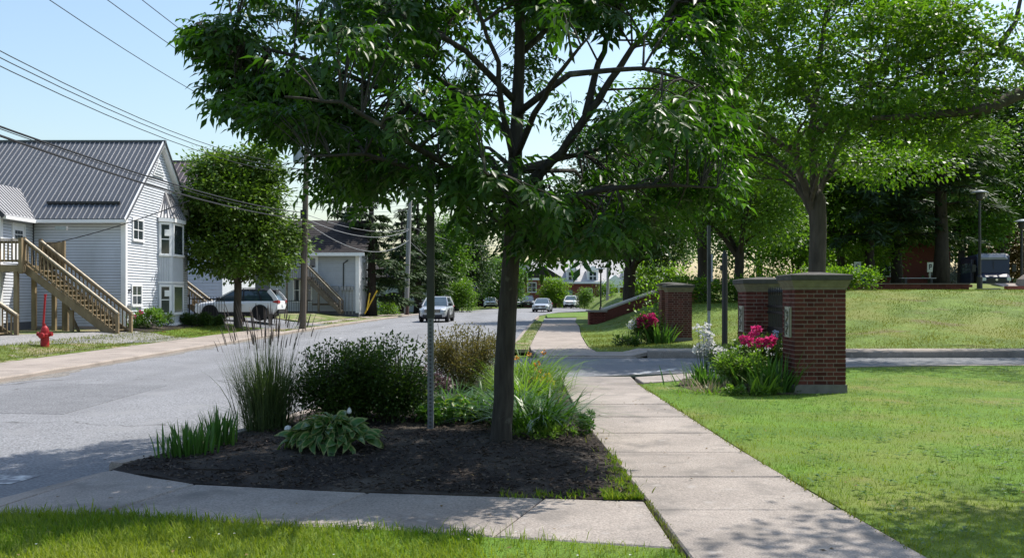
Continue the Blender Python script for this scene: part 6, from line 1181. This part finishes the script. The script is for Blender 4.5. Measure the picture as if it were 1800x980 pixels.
for V, F in CL:
    o_ = fast("leaf", V, F, lf_near, tint=np.full(len(V), .3)); LM.append(o_.data); bpy.data.objects.remove(o_)
for i in near_ids: inst("leaf", LM[mats[i][1]], nt_, mats[i][0])
# ------------------------------------------------------------------ plants of the island bed
random.seed(202); RNG = np.random.default_rng(202)
def gz(x, y):
    if y < 17.5 and x < 1.05: return float(mound(x, y))
    return h1(x, y)
def plant(name, label, cat, x, y, group=None): return thing(name, label, cat, (x, y, gz(x, y)), group)
def tuft(t, nm, x, y, n, sx, sy, L, lean, droop, wd, mat, seg=4, az0=None):
    u = RNG.normal(0, 1, (n, 2)) * .5; B = np.stack([x + u[:, 0] * sx, y + u[:, 1] * sy, np.full(n, gz(x, y) - .02)], 1)
    az = np.arctan2(u[:, 1], u[:, 0]) + RNG.normal(0, .6, n)
    V, F = blades(B, az, L * RNG.uniform(.6, 1.12, n), np.clip(RNG.uniform(*lean, n), 0, .95), RNG.uniform(*droop, n), wd * RNG.uniform(.7, 1.25, n), seg)
    return fast(nm, V, F, mat, t, tint=tints(n, (seg + 1) * 2, 0, .75), kind="stuff", smooth=True)
def bush(name, label, x, y, rx, ry, h, n, Lf, mat, cat="shrub", stems=14, z0=.12, sig=None, ratio=.5, flat=.8, lobes=10, bk=None, droop=-.1, spiky=0):
    t = plant(name, label, cat, x, y); b = gz(x, y); bl = [(x, y, b + h * .52, rx * .75, ry * .75, h * .4)]
    for k in range(lobes):
        q = k * 2.4 + random.random(); u = random.uniform(.25, .85); bl.append((x + rx * .62 * math.cos(q), y + ry * .62 * math.sin(q), b + h * (z0 + (1 - z0) * u) * .95, rx * .36, ry * .36, h * .22))
    mb = MB()
    for k in range(stems):
        q = random.uniform(0, 6.28); f = random.uniform(.2, .85); e = Vector((x + rx * f * math.cos(q), y + ry * f * math.sin(q), b + h * random.uniform(.6, 1.0 + spiky))); s = Vector((x + rx * .12 * math.cos(q), y + ry * .12 * math.sin(q), b - .03)); mb.tube([s, s.lerp(e, .5) + Vector((rx * .1 * math.cos(q), ry * .1 * math.sin(q), .03)), e], [.011, .008, .003], 4, cap=False)
    part("stem", mb, bk or bark, t); V, F = crown(bl, max(8, n // 14), 14, Lf, Lf * ratio, sig or min(rx, h) * .12, droop, flat=flat)
    if spiky:
        m = int(n * .06); q = RNG.uniform(0, 6.28, m); f = RNG.uniform(0, .85, m) ** .6; C = np.stack([x + rx * f * np.cos(q), y + ry * f * np.sin(q), b + h * (1.0 - .25 * f ** 2) + RNG.uniform(-.05, spiky, m) * h], 1)
        V2, F2 = kites(C, RNG.normal(0, .5, (m, 3)) + np.array([0, 0, .6]), RNG.normal(0, 1, (m, 3)), Lf, Lf * ratio); F2 = F2 + len(V); V = np.concatenate([V, V2]); F = np.concatenate([F, F2])
    keep = V.reshape(-1, 4, 3)[:, :, 2].min(1) > b + .005; V = V.reshape(-1, 4, 3)[keep].reshape(-1, 3); F = np.arange(len(V)).reshape(-1, 4)
    fast("foliage", V, F, mat, t, tint=tints(len(V) // 4, 4), kind="stuff"); return t
m_reed = LEAF("reed_leaf", (.03, .06, .02), (.09, .12, .045), tw=.25); m_plume = LEAF("reed_plume", (.11, .08, .075), (.2, .16, .13), (1, 1, 1), .25, .7)
m_iris = LEAF("iris_leaf", (.04, .11, .02), (.1, .19, .045), tw=.3, rough=.35); m_day = LEAF("daylily_leaf", (.02, .065, .01), (.075, .16, .022), tw=.35, rough=.35)
m_weig = LEAF("dark_shrub_leaf", (.024, .058, .012), (.075, .12, .022), tw=.35); m_spir = LEAF("brownish_shrub_leaf", (.07, .095, .025), (.19, .16, .06), (1.3, 1.2, .7), .35, .6)
m_lily = LEAF("lily_leaf", (.06, .14, .02), (.16, .24, .04), tw=.4); m_dry = LEAF("dry_stalk", (.22, .18, .1), (.38, .32, .2), (1, 1, 1), .2, .8)
m_pink = LEAF("pink_petal", (.42, .012, .12), (.7, .06, .26), (1.2, .8, 1), .3, .5); m_white = LEAF("white_petal", (.62, .62, .62), (.8, .8, .78), (1, 1, 1), .35, .5); m_yel = LEAF("yellow_petal", (.6, .5, .03), (.7, .6, .08), (1.1, 1, .8), .35, .5); m_or = LEAF("orange_petal", (.55, .2, .02), (.65, .3, .03), (1.1, 1, .8), .3, .5); m_blue = LEAF("pale_blue_petal", (.3, .36, .6), (.45, .5, .7), (1, 1, 1), .3); m_mauve = LEAF("mauve_leaf", (.07, .06, .045), (.16, .09, .1), (1, 1, 1), .25)
# feather reed grass
gx_, gy_ = GX(472, 10.9), 10.9; t = plant("feather_reed_grass", "tall feathery upright grass clump at the road side of the bed", "ornamental grass", gx_, gy_)
tuft(t, "blade", gx_, gy_, 900, .25, .25, 1.05, (.03, .24), (0, .5), .008, m_reed, 5); tuft(t, "blade", gx_, gy_, 110, .34, .34, .75, (.35, .75), (.4, 1.0), .007, m_reed, 5)
n = 120; u = np.clip(RNG.normal(0, .5, (n, 2)), -.9, .9); B = np.stack([gx_ + u[:, 0] * .3, gy_ + u[:, 1] * .3, np.full(n, gz(gx_, gy_))], 1); az = np.arctan2(u[:, 1], u[:, 0]); L_ = RNG.uniform(1.0, 1.42, n); le = np.clip(.05 + .14 * np.hypot(u[:, 0], u[:, 1]), 0, .3)
V, F = blades(B, az, L_, le, np.full(n, .06), .006, 3); fast("stalk", V, F, m_reed, t, tint=tints(n, 8), kind="stuff")
tip = V.reshape(n, 8, 3)[:, 6]; V, F = blades(tip - np.array([0, 0, .02]), az, RNG.uniform(.14, .26, n), le + .04, np.full(n, .15), .016, 3); fast("plume", V, F, m_plume, t, tint=tints(n, 8), kind="stuff")
# iris fans
for lab, px, Y, n in (("larger low clump of sword shaped iris leaves at the bed's left tip", 332, 9.0, 150), ("smaller clump of sword shaped iris leaves beside the tall reed grass", 387, 9.6, 90)):
    x = GX(px, Y); t = plant("iris_clump", lab, "plant", x, Y); tuft(t, "blade", x, Y, n, .27 if n > 100 else .16, .16, .36 if n > 100 else .44, (.02, .3), (0, .25), .022, m_iris, 4)
# variegated hosta: every leaf its own piece
def hosta_leaf(mat, mg, L_=.2, W_=.11, seed=0):
    mb = MB(); rows = 7; prof = [.1, .62, .95, 1.0, .86, .55, .04]; vs = []
    for i in range(rows):
        f = i / (rows - 1); z = .05 * math.sin(f * 2.6) - .09 * f ** 2 * (1 + .3 * math.sin(seed))
        for j, u in enumerate((-1, -.68, 0, .68, 1)): vs.append((L_ * f, u * W_ / 2 * prof[i], z + .02 * abs(u) ** 1.5 + .006 * math.sin(f * 14 + u * 3 + seed)))
    fs, mi = [], []
    for i in range(rows - 1):
        for j in range(4): fs.append((i * 5 + j, i * 5 + j + 1, i * 5 + j + 6, i * 5 + j + 5)); mi.append(1 if j in (0, 3) or i == rows - 2 else 0)
    mb.v, mb.f, mb.mi = vs, fs, mi; return mb.mesh("leaf", [mat, mg], smooth=True)
h_g = LEAF("hosta_green", (.05, .13, .035), (.11, .21, .06), tw=.28, rough=.35); h_c = LEAF("hosta_cream", (.2, .25, .09), (.34, .37, .16), (1, 1, .7), .3, .4); h_y = LEAF("hosta_lime", (.14, .2, .03), (.22, .28, .05), tw=.35)
def hosta(lab, x, y, rx, ry, n, hh, mat, mg, s=1.0):
    t = plant("hosta", lab, "plant", x, y); b = gz(x, y); ms = [hosta_leaf(mat, mg, seed=k) for k in range(3)]
    for k in range(n):
        f = ((k + .5) / n) ** .6; q = k * 2.399 + random.uniform(-.3, .3); px, py = x + rx * f * .8 * math.cos(q), y + ry * f * .8 * math.sin(q); z = b + hh * (1 - f ** 2 * .85) * random.uniform(.75, 1.1) + .03
        M_ = Matrix.Translation((px, py, z)) @ Matrix.Rotation(q + random.gauss(0, .35), 4, 'Z') @ Matrix.Rotation(random.uniform(-.75, .6) + f * .4 - .3, 4, 'Y') @ Matrix.Rotation(random.gauss(0, .6), 4, 'X') @ Matrix.Scale(s * random.uniform(.55, 1.15), 4); inst("leaf", ms[k % 3], t, M_)
    mb = MB()
    for k in range(14): q = k * 2.4; f = random.uniform(.2, .8); mb.tube([(x, y, b - .02), (x + rx * f * .5 * math.cos(q), y + ry * f * .5 * math.sin(q), b + hh * .7), (x + rx * f * .8 * math.cos(q), y + ry * f * .8 * math.sin(q), b + hh * .75)], .006, 4)
    part("stem", mb, h_g, t); return t
hosta("cream edged hosta spreading at the front of the mulch bed", GX(582, 9.0), 9.0, .47, .36, 190, .23, h_g, h_c, .92)
hosta("lime edged hosta at the foot of the perforated sign post", GX(790, 10.9), 10.9, .42, .32, 60, .22, h_g, h_y, .85); hosta("smaller pale hosta between the sign post and the dark shrub", GX(738, 11.2), 11.2, .26, .25, 34, .22, h_y, h_c, .8)
# shrubs
bush("dark_shrub", "dark round shrub with reddish twig tips right of the reed grass", GX(592, 11.0), 11.0, .5, .42, .74, 9000, .05, m_weig, stems=34, spiky=.34, droop=-.2, z0=.0, lobes=16, sig=.11)
bush("dark_shrub", "dark round shrub touching the perforated sign post on its left", GX(682, 11.1), 11.1, .52, .45, .78, 10000, .05, m_weig, stems=40, spiky=.36, droop=-.2, z0=.0, lobes=17, sig=.11)
bush("dark_shrub", "narrow dark shrub filling the middle of the bed between the two wider dark ones", GX(636, 11.5), 11.5, .36, .34, .76, 5000, .05, m_weig, stems=26, spiky=.25, droop=-.2, z0=.0, sig=.1)
bush("brown_shrub", "brownish twiggy shrub behind the near tree trunk", GX(815, 14.6), 14.6, .62, .5, .86, 13000, .045, m_spir, stems=26, spiky=.25, droop=-.4, ratio=.4)
bush("low_foliage", "low leafy ground plant right at the base of the sign post", GX(770, 10.6), 10.6, .26, .18, .22, 700, .05, m_day, cat="plant", stems=4)
bush("low_foliage", "low clump of purple tinged leaves left of the near trunk", GX(765, 12.9), 12.9, .22, .25, .5, 900, .06, m_mauve, cat="plant", stems=6)
def daylily(lab, px, Y, n, s, L_, nm="daylily", mat=m_day, w_=.02):
    x = GX(px, Y); t = plant(nm, lab, "plant", x, Y); tuft(t, "blade", x, Y, n, s, s, L_, (.1, .62), (.4, 1.15), w_, mat, 6); return t
daylily("big arching daylily clump right of the near trunk at the bed edge", 945, 10.35, 380, .36, .74); daylily("arching daylily clump directly behind the near trunk", 905, 11.2, 220, .32, .7); daylily("daylily clump left of the near trunk with arching pale leaves", 838, 11.2, 260, .36, .62); daylily("daylily clump behind the hostas near the sign post", 790, 11.9, 170, .36, .6)
def bloom_me(mat, r_, n, seed, cup=.5):
    rg = np.random.default_rng(seed); d = norm(rg.normal(0, 1, (n, 3)) + np.array([0, 0, .35])); C = d * r_ * rg.uniform(.2, .75, (n, 1)); V, F = leaf_cards(C, d + rg.normal(0, .35, (n, 3)), rg.normal(0, 1, (n, 3)), r_ * .75, r_ * .75, cup); o = fast("bloom", V, F, mat, tint=np.repeat(rg.uniform(0, .9, n), 5)); me = o.data; bpy.data.objects.remove(o); return me
pink_b = bloom_me(m_pink, .085, 46, 1); pink_b2 = bloom_me(m_pink, .09, 46, 2); white_b = bloom_me(m_white, .06, 14, 3, .9); yel_b = bloom_me(m_yel, .06, 12, 4, .8); or_b = bloom_me(m_or, .05, 10, 5, .8); blue_b = bloom_me(m_blue, .06, 14, 6, .9); bud_b = bloom_me(m_white, .02, 8, 7)
def flowers(t, me, pts, s=1.0, nm="flower", stem=True):
    mb = MB(); x0, y0, z0 = t.location
    for p in pts:
        inst(nm, me, t, Matrix.Translation(p) @ Matrix.Rotation(random.uniform(0, 6), 4, 'Z') @ Matrix.Rotation(random.uniform(-.4, .4), 4, 'X') @ Matrix.Scale(s * random.uniform(.8, 1.15), 4))
        if stem: q = Vector((x0 + (p[0] - x0) * .6, y0 + (p[1] - y0) * .6, z0 - .02)); mb.tube([q, Vector(p).lerp(q, .5) + Vector((.01, 0, .02)), Vector(p)], [.006, .005, .004], 4, cap=False)
    if stem: part("flower_stem", mb, m_iris, t)
t = daylily("yellow and orange flowering lilies at the bed edge behind the big daylily", 925, 13.4, 380, .42, .78, "lily_clump", m_lily, .018); flowers(t, yel_b, [P(945, 668, 14.2), P(960, 664, 14.1), P(952, 675, 14.0), P(968, 672, 14.2), P(938, 672, 14.1)], 1.5); flowers(t, or_b, [P(943, 639, 14.8), P(947, 650, 14.6), P(962, 668, 13.9)], 1.1)
t = daylily("lily clump furthest back in the bed, by the driveway", 925, 15.6, 460, .5, .98, "lily_clump", m_lily, .018); flowers(t, or_b, [P(956, 619, 15.5), P(930, 622, 15.5), P(908, 628, 15.3)], 1.0)
t = daylily("pale green seedling clump behind the brownish shrub", 892, 14.6, 300, .4, .85, "lily_clump", m_lily, .014)
bush("low_foliage", "small weeds on bare mulch right of the near trunk", GX(950, 9.75), 9.75, .42, .16, .12, 450, .045, m_lily, cat="weed", stems=2); bush("low_foliage", "tiny weeds beside the pavement edge of the bed", GX(1030, 10.6), 10.6, .12, .3, .22, 300, .05, m_day, cat="weed", stems=3)
tag(part("stone", MB().lathe([(.03, 0), (.042, .02), (.034, .05), (.012, .06)], (GX(506, 10.4), 10.4, gz(-2.56, 10.4)), 7), paper), "small pale stone at the foot of the reed grass", "stone", kind="thing")
tag(part("stone", MB().lathe([(.02, 0), (.028, .02), (.018, .05), (.006, .065)], (GX(614, 10.45), 10.45, gz(-1.87, 10.45) + .16), 7), paper), "small pale marker stone just behind the cream edged hosta", "stone", kind="thing")
# ------------------------------------------------------------------ flower bed at the near gate pillars
strip("planting_bed", [(3.1, 15.2), (2.95, 16.2), (3.3, 17.6)], [(4.66, 14.75), (4.66, 16), (4.66, 17.9)], 3, 4, .012, soil, hfun=flat)
def sword(lab, px, Y, n, s, L_, mat=m_iris, w_=.032): x = GX(px, Y); t = plant("iris_clump", lab, "plant", x, Y); tuft(t, "blade", x, Y, n, s, s * .8, L_, (.05, .6), (0, .4), w_, mat, 4); return t
t = sword("white flowering iris clump left of the peonies by the near gate pillars", 1243, 16.4, 120, .5, .52); flowers(t, white_b, [P(px, py, 16.5) for px, py in ((1227, 578), (1243, 573), (1240, 585), (1236, 592), (1246, 590), (1250, 602), (1238, 603), (1228, 612), (1233, 620), (1241, 610), (1249, 608), (1262, 617), (1270, 618), (1224, 616))], 1.35)
bush("peony_bush", "bright green bushy plant with white buds in front of the pink peonies", GX(1298, 15.7), 15.7, .42, .36, .72, 3600, .075, m_lily, cat="flower bush", stems=14, ratio=.36); 
t = bush("peony_bush", "peony bush with large magenta blooms against the near gate pillars", GX(1338, 16.4), 16.4, .46, .4, .88, 3200, .085, m_weig, cat="flower bush", stems=14, ratio=.42)
flowers(t, pink_b, [P(1330, 580, 16.2), P(1309, 596, 16.0), P(1318, 600, 15.9), P(1338, 601, 15.9), P(1354, 599, 15.9)], 1.15); flowers(t, pink_b2, [P(1322, 588, 16.1)], .75)
t2 = [o for o in COL.objects if o.name.startswith("peony_bush") and o.type == 'EMPTY'][0]; flowers(t2, bud_b, [P(px, py, 15.6) for px, py in ((1292, 612), (1302, 608), (1348, 618), (1334, 615), (1352, 612), (1275, 614), (1285, 610), (1312, 606), (1358, 622), (1347, 612))], 1.5, "bud")
t = sword("dark sword leaved iris clump against the nearest pillar's left face", 1362, 15.3, 150, .42, .78, m_iris, .034); flowers(t, blue_b, [P(1364, 586, 15.5)], 1.1)
t = sword("pale sword leaves spraying out in front of the peony bush", 1338, 14.9, 36, .26, .55, m_lily, .03)
bush("dark_shrub", "low dark shrub at the foot of the black post behind the white irises", GX(1278, 19), 19, .42, .35, .62, 2200, .07, m_weig, stems=8)
x = GX(1243, 15.2); t = plant("dry_weeds", "dry straw coloured weeds at the left end of the gate flower bed", "weeds", x, 15.2); tuft(t, "blade", x, 15.2, 120, .5, .3, .34, (.2, .8), (.1, .8), .01, m_dry, 3); tuft(t, "blade", x, 15.0, 160, .7, .3, .2, (.1, .7), (.1, .7), .014, m_lily, 3)
bush("low_foliage", "low leafy weeds along the front of the gate flower bed", GX(1320, 14.75), 14.75, .6, .16, .14, 700, .07, m_lily, cat="weed", stems=3)
# bed at the pillars across the driveway
yb = 30.2; t = bush("peony_bush", "peony bush with pink blooms left of the gate pillar across the driveway", GX(1137, yb), yb, .5, .45, .95, 2600, .1, m_weig, cat="flower bush", stems=10)
flowers(t, pink_b, [P(px, py, yb - .3) for px, py in ((1124, 561), (1131, 557), (1138, 560), (1146, 555), (1152, 563), (1128, 567), (1142, 566), (1150, 570), (1135, 572), (1125, 571), (1146, 560))], 1.25)
t = sword("small white iris clump left of the pink peony bush across the driveway", 1110, 30, 40, .3, .6); flowers(t, white_b, [P(1110, 567, 30), P(1107, 573, 30), P(1112, 575, 30), P(1118, 566, 30)], 1.6)
sword("dark iris leaves between pink peonies and the third gate pillar", 1163, 30.2, 90, .4, .95, m_iris, .05)
t = plant("sapling", "thin sapling with sparse leaves behind the pink peony bush", "sapling", GX(1139, 31.5), 31.5); mb = MB(); xq = GX(1139, 31.5); mb.tube([(xq, 31.5, 0), (xq - .03, 31.5, .9), (xq + .03, 31.5, 2.1)], [.02, .016, .006], 5); part("stem", mb, bark, t); n = 160; C = np.stack([xq + RNG.normal(0, .28, n), 31.5 + RNG.normal(0, .25, n), h1(xq, 31.5) + RNG.uniform(.9, 2.3, n)], 1); V, F = kites(C, RNG.normal(0, 1, (n, 3)), RNG.normal(0, .4, (n, 3)) + np.array([0, 0, 1]), .14, .07); fast("foliage", V, F, lf_light, t, tint=tints(n, 4), kind="stuff")
bush("low_foliage", "low dark foliage at the left foot of the third gate pillar's flower bed", GX(1105, 28.6), 28.6, .5, .3, .3, 700, .1, m_weig, cat="plant", stems=3)
# plants at the white house
bush("garden_bush", "leafy garden bush with pink buds under the gable window of the white house", GX(262, 36.6), 36.6, .6, .5, .8, 1800, .11, m_lily, stems=8)
bush("garden_bush", "small dark shrub under the bay window", GX(290, 38.6), 38.6, .35, .3, .55, 700, .1, m_weig, stems=5); bush("garden_bush", "dark green shrub in the maple's shade right of the bay window", GX(345, 41.0), 41.0, .8, .5, .5, 2200, .12, m_weig, stems=8); bush("garden_bush", "dark green shrub at the maple's foot beside the car's front wheel", GX(375, 42.6), 42.6, .6, .5, .42, 1600, .12, m_weig, stems=8)
t = sword("red flowering iris against the sunny gable wall", 237, 36.3, 24, .2, .9, m_iris, .04); flowers(t, bloom_me(m_pink, .07, 16, 9), [P(237, 556, 36.2), P(247, 549, 36.2)], 1.2)
t = plant("red_flower", "small red flower in the mulch before the bay window", "flower", GX(287, 36.0), 36.0); flowers(t, bloom_me(LEAF("red_petal", (.4, .02, .03), (.5, .05, .06), (1, 1, 1), .2), .08, 16, 10), [P(287, 586, 36.0)], 1.2)
